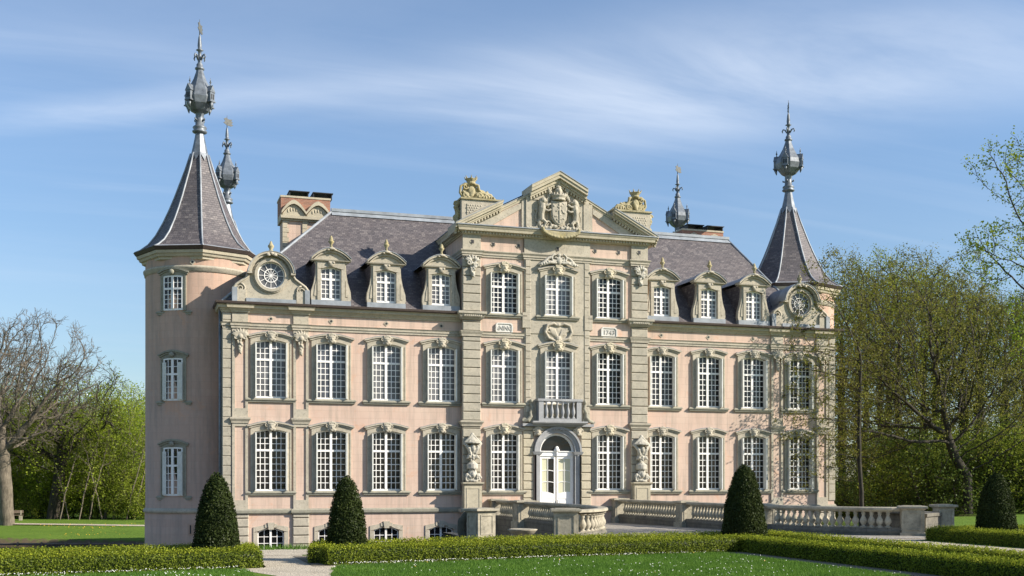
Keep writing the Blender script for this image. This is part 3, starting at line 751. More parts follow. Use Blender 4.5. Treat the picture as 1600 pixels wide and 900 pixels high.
# centre bay stone face
m = MB(); yb = -FR-.10
def bayface(z0, z1, w, hs):
    for h in [None]: pass
hsb = [(XC-OW/2, XC+OW/2, WB2, WB2+WH2), (XC-OW/2, XC+OW/2, WB3, WB3+WH3)]
wall(XC-1.5, XC+1.5, 6.44, 15.95, hsb, yb, m, .12)
for s in (-1, 1):
    x0, x1 = sorted((XC+s*1.5, XC+s*1.84)); z = 6.5
    m.box(x0, x1, yb+.02, -FR, 6.44, 15.95)
    while z < 14.8:
        if not 11.3 < z+.2 < 12.0: m.bevbox(x0+(.0 if s > 0 else .06), x1-(.06 if s > 0 else .0), yb-.03, yb+.03, z, z+.38, .015)
        else: m.bevbox(x0-(.12 if s < 0 else 0), x1+(.12 if s > 0 else 0), yb-.05, -FR, z, z+.40, .015)
        z += .40
    m.box(*sorted((XC+s*1.84, XC+s*1.5)), yb, -FR, 15.2, 15.95)
obj('centre_bay', m, STONE, castle)
# pediment --------------------------------------------------
YP = yq
HW = 5.12+.5; ZB = 16.42; APX = 19.38; SL = (APX-16.45)/HW
def rz_(o): return APX-SL*abs(o)
m = MB(); m.prism([(XC-5.2, ZB-.05), (XC+5.2, ZB-.05), (XC, rz_(0)-.25)], -FR+.02, -FR+.3); obj('tympanum', m, PINK, castle)
def rake(o0, o1, yout, dent=True, dz=0., th=1.):
    """sloping cornice between offsets o0..o1 (signed) from the axis"""
    m = MB(); rz_ = lambda o: APX-SL*abs(o)+dz
    for (t0, t1, yy) in ((.30, .36, yout+.28), (.20, .30, yout+.20), (.10, .20, yout+.05), (.0, .10, yout)):
        poly = [(XC+o0, rz_(o0)-t0*1.15*th), (XC+o1, rz_(o1)-t0*1.15*th), (XC+o1, rz_(o1)-t1*1.15*th), (XC+o0, rz_(o0)-t1*1.15*th)]
        if o0 > o1: poly = poly[::-1]
        m.prism(poly, yy, .8)
    poly = [(XC+o0, rz_(o0)+.035), (XC+o1, rz_(o1)+.035), (XC+o1, rz_(o1)), (XC+o0, rz_(o0))]
    m.prism(poly if o0 < o1 else poly[::-1], yout-.03, .8, 1)
    if dent:
        k = int(abs(o1-o0)/.15)
        for i in range(k):
            q = o0+(o1-o0)*(i+.4)/k; z = rz_(q)-.44*th; m.box(XC+q-.04, XC+q+.04, yout+.30, yout+.5, z-.09, z+.03)
    return m
YO = yq-.38
for s in (-1, 1):
    obj('raking_cornice', rake(s*HW, s*3.1, YO), [STONEY, LEADP], castle)
    m = rake(s*3.1, s*1.35, YO+.42, dent=False, dz=-.26); obj('raking_cornice', m, [STONEY, LEADP], castle)
    # stone border of the pink tympanum
    m = MB(); po = [(XC+s*4.75, ZB), (XC+s*2.0, rz_(2.0)-.55), (XC+s*2.0, rz_(2.0)-.85), (XC+s*3.75, ZB)]
    m.prism(po if s > 0 else po[::-1], -FR-.06, -FR+.1); m.box(*sorted((XC+s*1.45, XC+s*1.75)), -FR-.14, -FR+.1, ZB, rz_(1.75)-.35)
    m.box(*sorted((XC+s*1.75, XC+s*1.97)), -FR-.07, -FR+.1, ZB, rz_(1.97)-.38)
    m.box(*sorted((XC+s*2.02, XC+s*4.1)), -FR-.04, -FR+.1, ZB, ZB+.12)
    obj('tympanum_frame', m, STONE, castle)
m = MB()
for s in (-1, 1): m.merge(rake(s*1.56, 0, YO-.04, dz=.10, th=1.45))
obj('pediment_cap', m, [STONEY, LEADP], castle)
m = MB(); m.prism([(XC-1.45, ZB), (XC+1.45, ZB), (XC+1.45, rz_(1.45)-.4), (XC, rz_(0)-.4), (XC-1.45, rz_(1.45)-.4)], -FR-.10, -FR+.1)
for s in (-1, 1): m.box(*sorted((XC+s*1.0, XC+s*1.35)), -FR-.14, -FR, 18.0, 18.35)
obj('arms_panel', m, STONE, castle)
# pavilion gable roof behind the pediment
m = MB(); zt = .06
rf = [(XC-HW+.25, 16.5), (XC, 19.30), (XC+HW-.25, 16.5)]
m.add([(rf[0][0],.6,rf[0][1]),(rf[1][0],.6,rf[1][1]),(rf[1][0],6,rf[1][1]),(rf[0][0],6,rf[0][1])], [(0,1,2,3)])
m.add([(rf[2][0],.6,rf[2][1]),(rf[1][0],.6,rf[1][1]),(rf[1][0],6,rf[1][1]),(rf[2][0],6,rf[2][1])], [(3,2,1,0)])
m.add([(rf[0][0],6,16.5),(rf[1][0],6,19.30),(rf[2][0],6,16.5)], [(0,1,2)])
obj('pavilion_roof', m, SLATE, castle)

# coat of arms -----------------------------------------------
def lion_mb(s):
    """rampant lion facing the shield (s = side it stands on)"""
    m = MB(); q = -s
    m.tube([(s*.08,-.02,.42), (s*.10,-.04,.75), (s*.05,-.06,1.05), (s*.02,-.07,1.28)], [.16, .17, .20, .15], 8)
    m.ell((s*-.0,-.10,1.45), (.17,.16,.18)); m.ell((q*.13,-.12,1.42), (.10,.09,.08)); m.ell((s*.06,-.06,1.36), (.21,.15,.25))
    m.tube([(q*.02,-.12,1.18), (q*.22,-.16,1.20), (q*.38,-.14,1.30)], [.075, .06, .06], 6)
    m.tube([(q*.04,-.12,.98), (q*.24,-.16,.92), (q*.40,-.14,1.00)], [.075, .06, .06], 6)
    m.tube([(s*.06,-.05,.48), (q*.14,-.12,.30), (q*.02,-.08,.08), (q*.18,-.1,.02)], [.13, .10, .07, .07], 6)
    m.tube([(s*.16,-.0,.48), (s*.22,-.03,.24), (s*.12,-.02,.05), (q*.0,-.04,.0)], [.13, .10, .07, .07], 6)
    m.tube([(s*.18,0,.45), (s*.36,0,.35), (s*.42,0,.62), (s*.32,0,.88), (s*.40,0,1.0)], [.04, .035, .035, .04, .06], 6)
    return m
arms = link('coat_of_arms', None, castle, (XC, -FR-.12, 16.45))
def shield():
    m = MB(); pts = [(-.44, 1.42), (.44, 1.42), (.46, .8), (.40, .45), (.22, .22), (0, .1), (-.22, .22), (-.40, .45), (-.46, .8)]
    m.prism(pts[::-1], -.22, .0); m.prism([(x*.86, .78+(z-.78)*.88) for x, z in pts[::-1]], -.26, .0)
    r = random.Random(3)
    for i in range(28): m.ell((r.uniform(-.30, .30), -.27, r.uniform(.42, 1.28)), (.05, .03, .05), 6, 4)
    m.box(-.03, .03, -.30, -.2, .3, 1.3); return m
o_ = link('shield', fuse(shield(), 'shield', STONEG, .016), arms, (XC, -FR-.12, 16.55))
cr = MB()
cr.lathe([(.38, 0), (.40, .06), (.36, .10), (.44, .26), (.30, .30)], 14)
for i in range(9): a_ = PI+PI*i/8; cr.ell((.42*math.cos(a_), .3*math.sin(a_), .32), (.06, .06, .09), 6, 5)
cr.ell((0,-.05,.45), (.24,.2,.26)); cr.ell((0,-.18,.50), (.12,.1,.14))
cr.lathe([(.16, .62), (.2, .72), (.12, .8), (.17, .95), (.1, 1.05)], 10)
for i in range(5): a_ = PI+PI*i/4; cr.ell((.17*math.cos(a_), .15*math.sin(a_), 1.0), (.04, .04, .08), 6, 5)
link('crown', fuse(cr, 'crown', STONEG, .024), arms, (XC, -FR-.18, 18.0))
for s in (-1, 1): link('heraldic_lion', fuse(lion_mb(s), 'heraldic_lion', STONEG, .018), arms, (XC+s*.86, -FR-.2, 16.5))
mt = MB()
r = random.Random(5)
for s in (-1, 1):
    for k in range(16):
        t = k/15; mt.ell((s*(.55+.10*math.sin(t*9)), -.06-.05*r.random(), 1.2+t*1.35), (.08+.05*r.random(), .07, .10), 6, 5)
    for k in range(10): mt.ell((s*(.15+.09*k), -.12-.08*r.random(), .08+.12*r.random()+.03*math.sin(k)), (.10, .10, .10), 6, 5)
    spiral(mt, s*.55, .26, .22, 1.3, s, .06, -.1, PI); spiral(mt, s*1.05, .12, .16, 1.2, s, .05, -.08, PI)
    mt.tube([(s*.58,-.03,.4), (s*.60,-.03,2.0)], .03, 6)
    for k in range(7): mt.ell((s*(1.2+.09*k), -.06, .05+.05*r.random()), (.07, .08, .07), 6, 5)
link('mantling', fuse(mt, 'mantling', STONEG, .018), arms, (XC, -FR-.12, 16.45))
mt = MB()
for i in range(17):
    a_ = PI+PI*i/16; mt.ell((1.0*math.cos(a_), -.25, .28+.42*math.sin(a_)), (.11, .16, .09), 6, 5)
mt.band([(-1+i/8, .08-.30*math.cos((i/8-1)*PI/2)) for i in range(17)], [(-1+i/8, .22-.08*math.cos((i/8-1)*PI/2)) for i in range(17)], -.36, .2)
link('bracket_shell', fuse(mt, 'bracket_shell', CREST, .026), arms, (XC, yq-.22, 16.15))

# crests on pedestals behind the raking cornice
def crest_mb():
    m = MB()
    m.tube([(-.75,-.06,.10), (-.95,-.04,.45), (-.90,-.04,.85), (-.62,-.08,1.02), (-.35,-.1,.95)], [.08, .09, .09, .085, .08], 8)
    m.tube([(-.80,-.1,.55), (-.60,-.12,.35), (-.35,-.12,.10)], [.09, .10, .1], 8)
    m.ell((-.25,.02,.50), (.60,.10,.50)); m.ell((-.3,.02,.75), (.48,.09,.3)); m.ell((.4,.02,.42), (.45,.09,.32)); m.ell((1.0,.02,.16), (.45,.09,.20)); spiral(m, -.62, .28, .2, 1.3, 1, .07, -.13, 0); spiral(m, .30, .30, .2, 1.3, -1, .07, -.13, PI); spiral(m, .78, .26, .15, 1.2, -1, .055, -.12, PI); spiral(m, -.62, .82, .17, 1.2, -1, .06, -.13, 0); m.ell((-.22,-.13,.58), (.24,.09,.30)); m.ell((-.18,-.15,.45), (.16,.1,.34), rot=.35)
    m.tube([(.02,-.05,1.0), (.22,-.08,.95), (.28,-.08,.68), (.45,-.08,.50), (.72,-.06,.48), (.86,-.02,.60)], [.10, .11, .09, .08, .08, .1], 8)
    m.ell((.30,0,.28), (.42,.18,.30)); m.ell((.75,0,.22), (.5,.16,.24))
    m.tube([(.82,-.02,.45), (1.05,-.02,.42), (1.25,-.02,.20), (1.55,-.02,.06)], [.10, .11, .09, .05], 8)
    for i in range(5): m.ell((.55+.17*i, -.16, .16), (.05, .08, .17), 6, 5)
    m.lathe([(.26, 1.0), (.30, 1.08), (.26, 1.14), (.38, 1.36), (.30, 1.36), (.22, 1.22)], 12, (-.22, 0))
    for i in range(7): a_ = 2*PI*i/7; m.tube([(-.22+.33*math.cos(a_), .33*math.sin(a_), 1.32), (-.22+.43*math.cos(a_), .43*math.sin(a_), 1.52)], [.07, .02], 5)
    m.box(-.9, 1.3, -.14, .14, -.03, .10); return m
CRM = {}
for s in (-1, 1):
    m = MB(); x0, x1 = sorted((XC+s*5.2, XC+s*3.3)); 
    po = [(XC+s*5.25, rz_(5.25)+.02), (XC+s*5.25, 17.72), (XC+s*3.05, 17.72), (XC+s*3.35, rz_(3.35)+.02)]
    m.prism(po if s > 0 else po[::-1], -FR-.25, .75)
    po = [(XC+s*5.32, 17.72), (XC+s*5.32, 17.80), (XC+s*3.02, 17.80), (XC+s*3.02, 17.72)]; m.prism(po if s > 0 else po[::-1], -FR-.33, .82, 1)
    po = [(XC+s*4.98, rz_(4.98)+.15), (XC+s*4.98, 17.50), (XC+s*3.75, 17.50)]; m.prism(po if s > 0 else po[::-1], -FR-.28, -FR-.2)
    rr = random.Random(9)
    for i in range(8):
        for j in range(6):
            o = 4.90-.13*i+(.065 if j % 2 else 0); z = 17.42-.12*j
            if z > rz_(o)+.2: m.ell((XC+s*o, -FR-.28, z), (.05, .025, .045), 6, 4)
    ped = obj('crest_pedestal', m, [STONE, CREST], castle)
    for yy in (-.1,):
        c = MB()
        for k in range(9): c.ell((s*(.05+.06*math.sin(k*1.3)), yy, .12*k), (.15, .18, .12), 6, 5)
        spiral(c, s*.1, .95, .16, 1.2, s, .07, -.12, 0); spiral(c, s*.12, .15, .2, 1.2, -s, .07, -.12, 0)
        link('scroll', fuse(c, 'scroll', CREST, .03), ped, (XC+s*5.32, -.05, 16.65))
    cm = MB().merge(crest_mb(), (0, 0, 0), mirror=(s > 0), scale=.82)
    link('crest', fuse(cm, 'crest', CREST, .018), ped, (XC+s*4.42, -.05, 17.80))

# centre window crowning and cartouche
c = MB(); r = random.Random(4)
for s in (-1, 1):
    spiral(c, s*.22, .42, .22, 1.2, -s, .06, -.08, PI/2)
    c.tube([(s*.35,-.05,.50), (s*.60,-.05,.42), (s*.85,-.05,.18), (s*1.15,-.03,.06)], [.09, .08, .08, .03], 6)
    c.tube([(s*.15,-.08,.18), (s*.5,-.1,.20), (s*.9,-.06,.02)], [.07, .08, .03], 6)
    for k in range(7): c.ell((s*(.25+.12*k), -.06-.05*r.random(), .30-.04*k+.06*r.random()), (.07, .07, .07), 6, 5)
c.ell((0,-.08,.30), (.16,.1,.22)); c.ell((0,-.06,.60), (.12,.08,.10))
link('window_crest', fuse(c, 'window_crest', WHITES, .024), castle, (XC, yb-.16, WB3+WH3+.32))
c = MB()
for s in (-1, 1):
    c.tube([(0,-.05,.30), (s*.25,-.07,.42), (s*.55,-.07,.32), (s*.66,-.07,0), (s*.48,-.07,-.28), (s*.15,-.05,-.40)], [.06, .08, .08, .08, .07, .06], 7)
    for k in range(5): c.ell((s*(.10+.07*k), -.04, -.08+.035*k), (.035, .06, .30-.02*k), 6, 5, rot=s*.35)
    spiral(c, s*.45, .10, .13, 1.2, s, .04, -.05, 0)
    for k in range(11): a_ = -.6+k*.35; c.ell((s*.70*math.cos(a_)*.98, -.03, .42*math.sin(a_)), (.05, .05, .05), 6, 4)
c.box(-.68, .68, -.01, .02, -.38, .40); c.ell((0,-.06,.36), (.14,.08,.09)); c.ell((0,-.06,-.30), (.16,.1,.14))
c.ell((0,0,0), (.62,.05,.36)); link('cartouche', fuse(MB().merge(c, scale=1.12), 'cartouche', STONE, .024), castle, (XC, yb-.05, 11.12))
# date plaques
def plaque(x, z, txt, mat):
    w_, h_ = .46, .28; k = .09; po = [(-w_+k, -h_), (w_-k, -h_), (w_, -h_+k), (w_, h_-k), (w_-k, h_), (-w_+k, h_), (-w_, h_-k), (-w_, -h_+k)]
    m = MB(); m.prism(po, -.06, .0); 
    n = 8; ou = po; inn = [(a*.86, b*.80) for a, b in po]
    v = [(a, -.10, b) for a, b in ou]+[(a, -.10, b) for a, b in inn]+[(a, -.05, b) for a, b in ou]+[(a, -.05, b) for a, b in inn]
    f = []
    for i in range(n):
        j = (i+1) % n; f += [(i, j, n+j, n+i), (n+i, n+j, 3*n+j, 3*n+i), (j, i, 2*n+i, 2*n+j)]
    m.add(v, f)
    p = obj('date_plaque', m, mat, castle, (x, -FR-.002, z))
    cu = bpy.data.curves.new('t', 'FONT'); cu.body = txt; cu.size = .34; cu.extrude = .012; cu.align_x = 'CENTER'; cu.align_y = 'CENTER'
    to = bpy.data.objects.new('t', cu); C.objects.link(to); bpy.context.view_layer.update()
    me = bpy.data.meshes.new_from_object(to.evaluated_get(bpy.context.evaluated_depsgraph_get())); bpy.data.objects.remove(to)
    me.name = 'lettering'; me.transform(Matrix.Rotation(R(90), 4, 'X')); me.materials.clear(); me.materials.append(PLL)
    link('lettering', me, p, (x, -FR-.075, z))
PLQ = m_stone('white_plaque_stone', ((.55, .53, .48), (.66, .64, .58), (.72, .70, .64)), (.30, .28, .25), .3)
PLL = m_stone('grey_cut_letters', ((.40, .38, .34), (.44, .42, .37), (.48, .46, .41)), (.3, .29, .26), .3)
plaque(XC-2.93, 11.24, 'ANNO', PLQ); plaque(XC+2.93, 11.24, '1743', PLQ)

# --- balcony, door
yb = -FR-.10
flank = MB()
for s in (-1, 1):
    x0, x1 = sorted((XC+s*1.32, XC+s*1.90)); flank.merge(quoin_strip(x0, x1, -FR-.10, 1.15, 6.2, .44, -FR+.01))
m = flank; m.box(XC-1.32, XC+1.32, -FR-.04, -FR, 5.95, 6.2)
obj('door_flank', m, STONEY, castle)
bal = MB(); bal.box(XC-1.98, XC+1.98, -FR-.30, -FR, 6.2, 6.34); bal.mould([(XC-1.42, -FR), (XC-1.42, -FR-.5), (XC+1.42, -FR-.5), (XC+1.42, -FR)], [(-.3, 6.30), (0, 6.30), (.05, 6.36), (.10, 6.38), (.10, 6.46), (-.3, 6.46)])
bal.box(XC-1.42, XC+1.42, -FR-.5, -FR, 6.32, 6.455)
balc = obj('balcony', bal, BLUES, castle)
bm = MB(); y0, y1 = -FR-.52, -FR-.38
bm.box(XC-1.18, XC+1.18, y0, y1, 6.46, 6.60); bm.box(XC-1.24, XC+1.24, y0-.04, y1+.04, 7.50, 7.62)
for s in (-1, 1):
    bm.box(*sorted((XC+s*1.18, XC+s*.92)), y0, y1, 6.60, 7.50); bm.box(*sorted((XC+s*1.18, XC+s*1.06)), y1, -FR-.1, 6.46, 7.50); bm.box(*sorted((XC+s*1.24, XC+s*1.04)), y1, -FR-.1, 7.50, 7.618)
obj('balcony_rail', bm, BLUES, balc)
BPROF = [(.085, 0), (.085, .06), (.05, .09), (.06, .14), (.11, .28), (.10, .38), (.05, .55), (.045, .62), (.07, .66), (.05, .70), (.075, .76), (.075, .80)]
def bal_mesh(h, r, mat, n=10):
    m = MB(); m.lathe([(a*r/.11, z*h/.80) for a, z in BPROF], n)
    m.box(-.09*r/.11, .09*r/.11, -.09*r/.11, .09*r/.11, 0, .045*h/.8); m.box(-.085*r/.11, .085*r/.11, -.085*r/.11, .085*r/.11, h-.04*h/.8, h)
    return m.mesh('baluster', mat)
BB = bal_mesh(.90, .10, BLUES)
for i in range(6): link('baluster', BB, balc, (XC-.75+.30*i, -FR-.45, 6.60))
for s in (-1, 1):
    c = MB(); c.tube([(s*.0,0,1.15), (s*.02,-.04,1.0), (-s*.06,-.08,.80), (s*.06,-.1,.55), (s*.04,-.12,.35), (s*.20,-.12,.16), (s*.46,-.08,.08)], [.07, .08, .09, .10, .12, .12, .06], 8)
    c.ell((0,-.06,1.15), (.10,.11,.13)); spiral(c, s*.40, .14, .14, 1.1, -s, .05, -.06, 0); spiral(c, s*.02, .12, .16, 1.2, s, .06, -.08, PI/2)
    link('console_scroll', fuse(c, 'console_scroll', SILL, .026), castle, (XC+s*1.50, -FR-.14, 6.34))
    c = mask_mb(.95); link('corbel_mask', fuse(c, 'corbel_mask', STONE, .024), castle, (XC+s*1.12, -FR-.16, 5.92))
# arched bluestone door surround
da = MB(); zi = 4.88
def semi(r, n=18): return [(-r*math.cos(PI*i/n), zi+r*math.sin(PI*i/n)) for i in range(n+1)]
for ri, ro, yy in ((.98, 1.10, -FR-.12), (1.10, 1.22, -FR-.17), (1.22, 1.32, -FR-.24)):
    da.band(semi(ri), semi(ro), yy, -FR+.3); 
    for s in (-1, 1): da.box(*sorted((s*ri, s*min(ro, 1.22))), yy, -FR+.3, 1.15, zi-.16)
    if ro > 1.25: pass
for s in (-1, 1): da.mould([(min(s*.98, s*1.30), -FR), (min(s*.98, s*1.30), -FR-.14), (max(s*.98, s*1.30), -FR-.14), (max(s*.98, s*1.30), -FR)], [(0, zi-.18), (.05, zi-.15), (.10, zi-.04), (.12, zi), (0, zi+.01)]); 
for s in (-1, 1): da.box(*sorted((s*.98, s*1.30)), -FR-.14, -FR+.3, zi-.16, zi+.002)
for i in range(5): da.ell((-.24+.12*i, -FR-.24, zi+1.17+(.03 if i == 2 else 0)), (.06, .04, .05), 6, 4)
door = obj('front_door', MB().merge(da, (XC, 0, 0)), BLUES, castle, label='arched bluestone doorway with white double door and fanlight')
dm = MB(); Y0 = -FR+.12
dm.band(semi(.86), semi(.98), Y0, Y0+.12); dm.box(-.98, .98, Y0-.03, Y0+.12, zi-.22, zi+.02); dm.mould([(-.98, Y0), (.98, Y0)], [(0, zi-.02), (.08, zi), (.08, zi+.04), (0, zi+.05)])
for s in (-1, 1): dm.box(*sorted((s*.98, s*.90)), Y0, Y0+.12, 1.15, zi-.22)
obj('door_frame', MB().merge(dm, (XC, 0, 0)), WHITE, door)
fg = MB(); fg.prism(([(-.9, zi)]+semi(.9)+[(.9, zi)])[::-1], Y0+.05, Y0+.06); obj('fanlight', MB().merge(fg, (XC, 0, 0)), GDARK, door)
fo = MB(); fo.ell((0,Y0-.1,zi+.14), (.12,.08,.16)); fo.ell((0,Y0-.1,zi-.12), (.06,.06,.14)); fo.ell((-.1,Y0-.08,zi+.08), (.07,.05,.07)); fo.ell((.1,Y0-.08,zi+.08), (.07,.05,.07)); obj('door_ornament', MB().merge(fo, (XC, 0, 0)), WHITE, door)
for s in (-1, 1):
    lf = MB(); a0, a1 = (.03, .90); T = zi-.22; b0 = 2.75
    q = lambda a, b: sorted((s*a, s*b))
    lf.box(*q(a0, .12), Y0+.02, Y0+.09, 1.16, T); lf.box(*q(.80, a1), Y0+.02, Y0+.09, 1.16, T)
    lf.box(*q(.12, .80), Y0+.02, Y0+.09, T-.14, T); lf.box(*q(.12, .80), Y0+.03, Y0+.09, 1.16, 2.45)
    n = 8; xs_ = [.12+.68*i/n for i in range(n+1)]
    lo = [(s*x, 2.42) for x in xs_]; hi = [(s*x, 2.62+.16*math.sin(PI*i/n*.5+.3)) for i, x in enumerate(xs_)]
    if s < 0: lo, hi = lo[::-1], hi[::-1]
    lf.band(lo, hi, Y0+.01, Y0+.09)
    lf.box(*q(.22, .72), Y0+.018, Y0+.03, 1.35, 2.30)
    lf.box(*q(.445, .475), Y0+.03, Y0+.08, 2.6, T-.1)
    for z in (3.25, 3.85):
        lo = [(s*x, z+.05*math.sin(PI*(i/n))) for i, x in enumerate(xs_)]; hi = [(a, b+.035) for a, b in lo]
        if s < 0: lo, hi = lo[::-1], hi[::-1]
        lf.band(lo, hi, Y0+.03, Y0+.08)
    l_ = obj('door_leaf', MB().merge(lf, (XC, 0, 0)), WHITE, door)
    g = MB(); g.box(*q(.12, .80), Y0+.06, Y0+.065, 2.5, T-.1)
    if s < 0:
        g = MB(); g.box(*q(.12, .46), Y0+.06, Y0+.065, 2.5, T-.1); obj('open_pane', MB().merge(g, (XC, 0, 0)), GDARK, l_)
        g = MB(); g.box(*q(.46, .80), Y0+.06, Y0+.065, 2.5, T-.1)
    obj('pane', MB().merge(g, (XC, 0, 0)), CREAM, l_)
    if s > 0: obj('door_handle', MB().tube([(XC+.06, Y0-.04, 2.35), (XC+.06, Y0-.04, 2.15)], .015), BRONZE, l_)

# trophies on panelled pedestals
def trophy():
    m = MB(); r = random.Random(11)
    m.lathe([(.30, 0), (.34, .08), (.22, .14)], 12, (0, .05)); m.ell((0,-.02,.42), (.26,.2,.30)); m.ell((0,-.18,.38), (.12,.1,.16))
    for s in (-1, 1): spiral(m, s*.28, .18, .17, 1.2, s, .065, -.1, 0); m.ell((s*.3,-.05,.30), (.13,.12,.18))
    m.lathe([(.26, .66), (.30, .72), (.30, .95), (.20, 1.02), (.10, 1.12), (.14, 1.2)], 12, (0, .02))
    m.ell((0,0,1.34), (.30,.18,.22)); 
    for s in (-1, 1):
        m.tube([(0,-.05,1.30), (s*.22,-.12,1.34), (s*.34,-.1,1.22)], [.12, .1, .05], 6); m.tube([(s*.12,-.08,1.5), (s*.22,-.12,1.75), (s*.40,-.06,1.98), (s*.46,0,2.04)], [.12, .12, .09, .04], 6)
        m.tube([(s*.05,-.04,2.45), (s*.22,-.05,2.25), (s*.42,-.03,2.06), (s*.52,0,1.98)], [.07, .08, .08, .04], 6)
    m.ell((0,-.04,1.72), (.22,.18,.30)); m.ell((0,-.18,1.78), (.12,.1,.18)); m.lathe([(.44, 2.02), (.46, 2.08), (.34, 2.14), (.2, 2.3), (.12, 2.44)], 14, (0, .05)); m.ell((0,0,2.46), (.12,.1,.14))
    for i in range(22): m.ell((r.uniform(-.22, .22), -.16-.05*r.random(), r.uniform(.2, 2.2)), (.05, .05, .07), 6, 4)
    return m
TRO = fuse(MB().merge(trophy(), scale=.97), 'carved_trophy', WHITES, .020)
for s in (-1, 1):
    x = XC+s*4.70; m = MB(); y0 = yq-.34
    m.box(x-.46, x+.46, y0, yq+.02, 1.1, 3.16); m.mould([(x-.46, yq), (x-.46, y0), (x+.46, y0), (x+.46, yq)], [(0, 3.12), (.03, 3.14), (.10, 3.22), (.10, 3.28), (-.4, 3.30)])
    m.box(x-.48, x+.48, y0-.03, yq, 1.1, 1.45)
    for a, b, c_, d in ((-.36, .36, 1.55, 1.60), (-.36, .36, 2.96, 3.01), (-.36, -.31, 1.60, 2.96), (.31, .36, 1.60, 2.96)): m.box(x+a, x+b, y0-.02, y0+.01, c_, d)
    ped = obj('trophy_pedestal', m, STONEY, castle)
    link('carved_trophy', TRO, ped, (x, yq-.18, 3.30))

# --- main roof, dormers, oculus gables, chimneys
m = MB(); E0 = 11.97; RZ = 17.95; RY = 5.0
A, B = (XL-.15, -.05, E0), (XR-1.1, -.05, E0); Cc, D = (9.93, RY, RZ), (33.72, RY, RZ)
m.add([A, B, D, Cc], [(0,1,2,3)])
m.add([A, Cc, (9.93, 15, RZ), (XL-.15, 20, E0)], [(3,2,1,0)][:1])
m.add([B, D, (33.72, 15, RZ), (XR-1.1, 20, E0)], [(0,3,2,1)])
m.add([(XL-.15,20,E0),(XR-1.1,20,E0),(33.72,15,RZ),(9.93,15,RZ)], [(1,0,3,2)])
m.add([Cc, D, (33.72,15,RZ), (9.93,15,RZ)], [(0,1,2,3)])
m.box(XL, XR, 0.02, 20, 11.9, 11.965)
roof = obj('main_roof', m, SLATE, castle)
def along(a, b, t): return tuple(a[i]+(b[i]-a[i])*t for i in range(3))
rm = MB(); up = Vector((0, -.05, .05))
for a_, b_ in ((A, Cc), (B, D)): rm.tube([a_, along(a_, b_, .5), b_], .07, 6)
rm.box(Cc[0]-.1, D[0]+.1, RY-.16, RY+.1, RZ-.06, RZ+.10); rm.add([(Cc[0]-.1,RY-.03,RZ+.02),(D[0]+.1,RY-.03,RZ+.02),(D[0]+.1,RY-.32,RZ-.30),(Cc[0]-.1,RY-.32,RZ-.30)], [(3,2,1,0)])
obj('ridge_lead', rm, LEADP, roof)
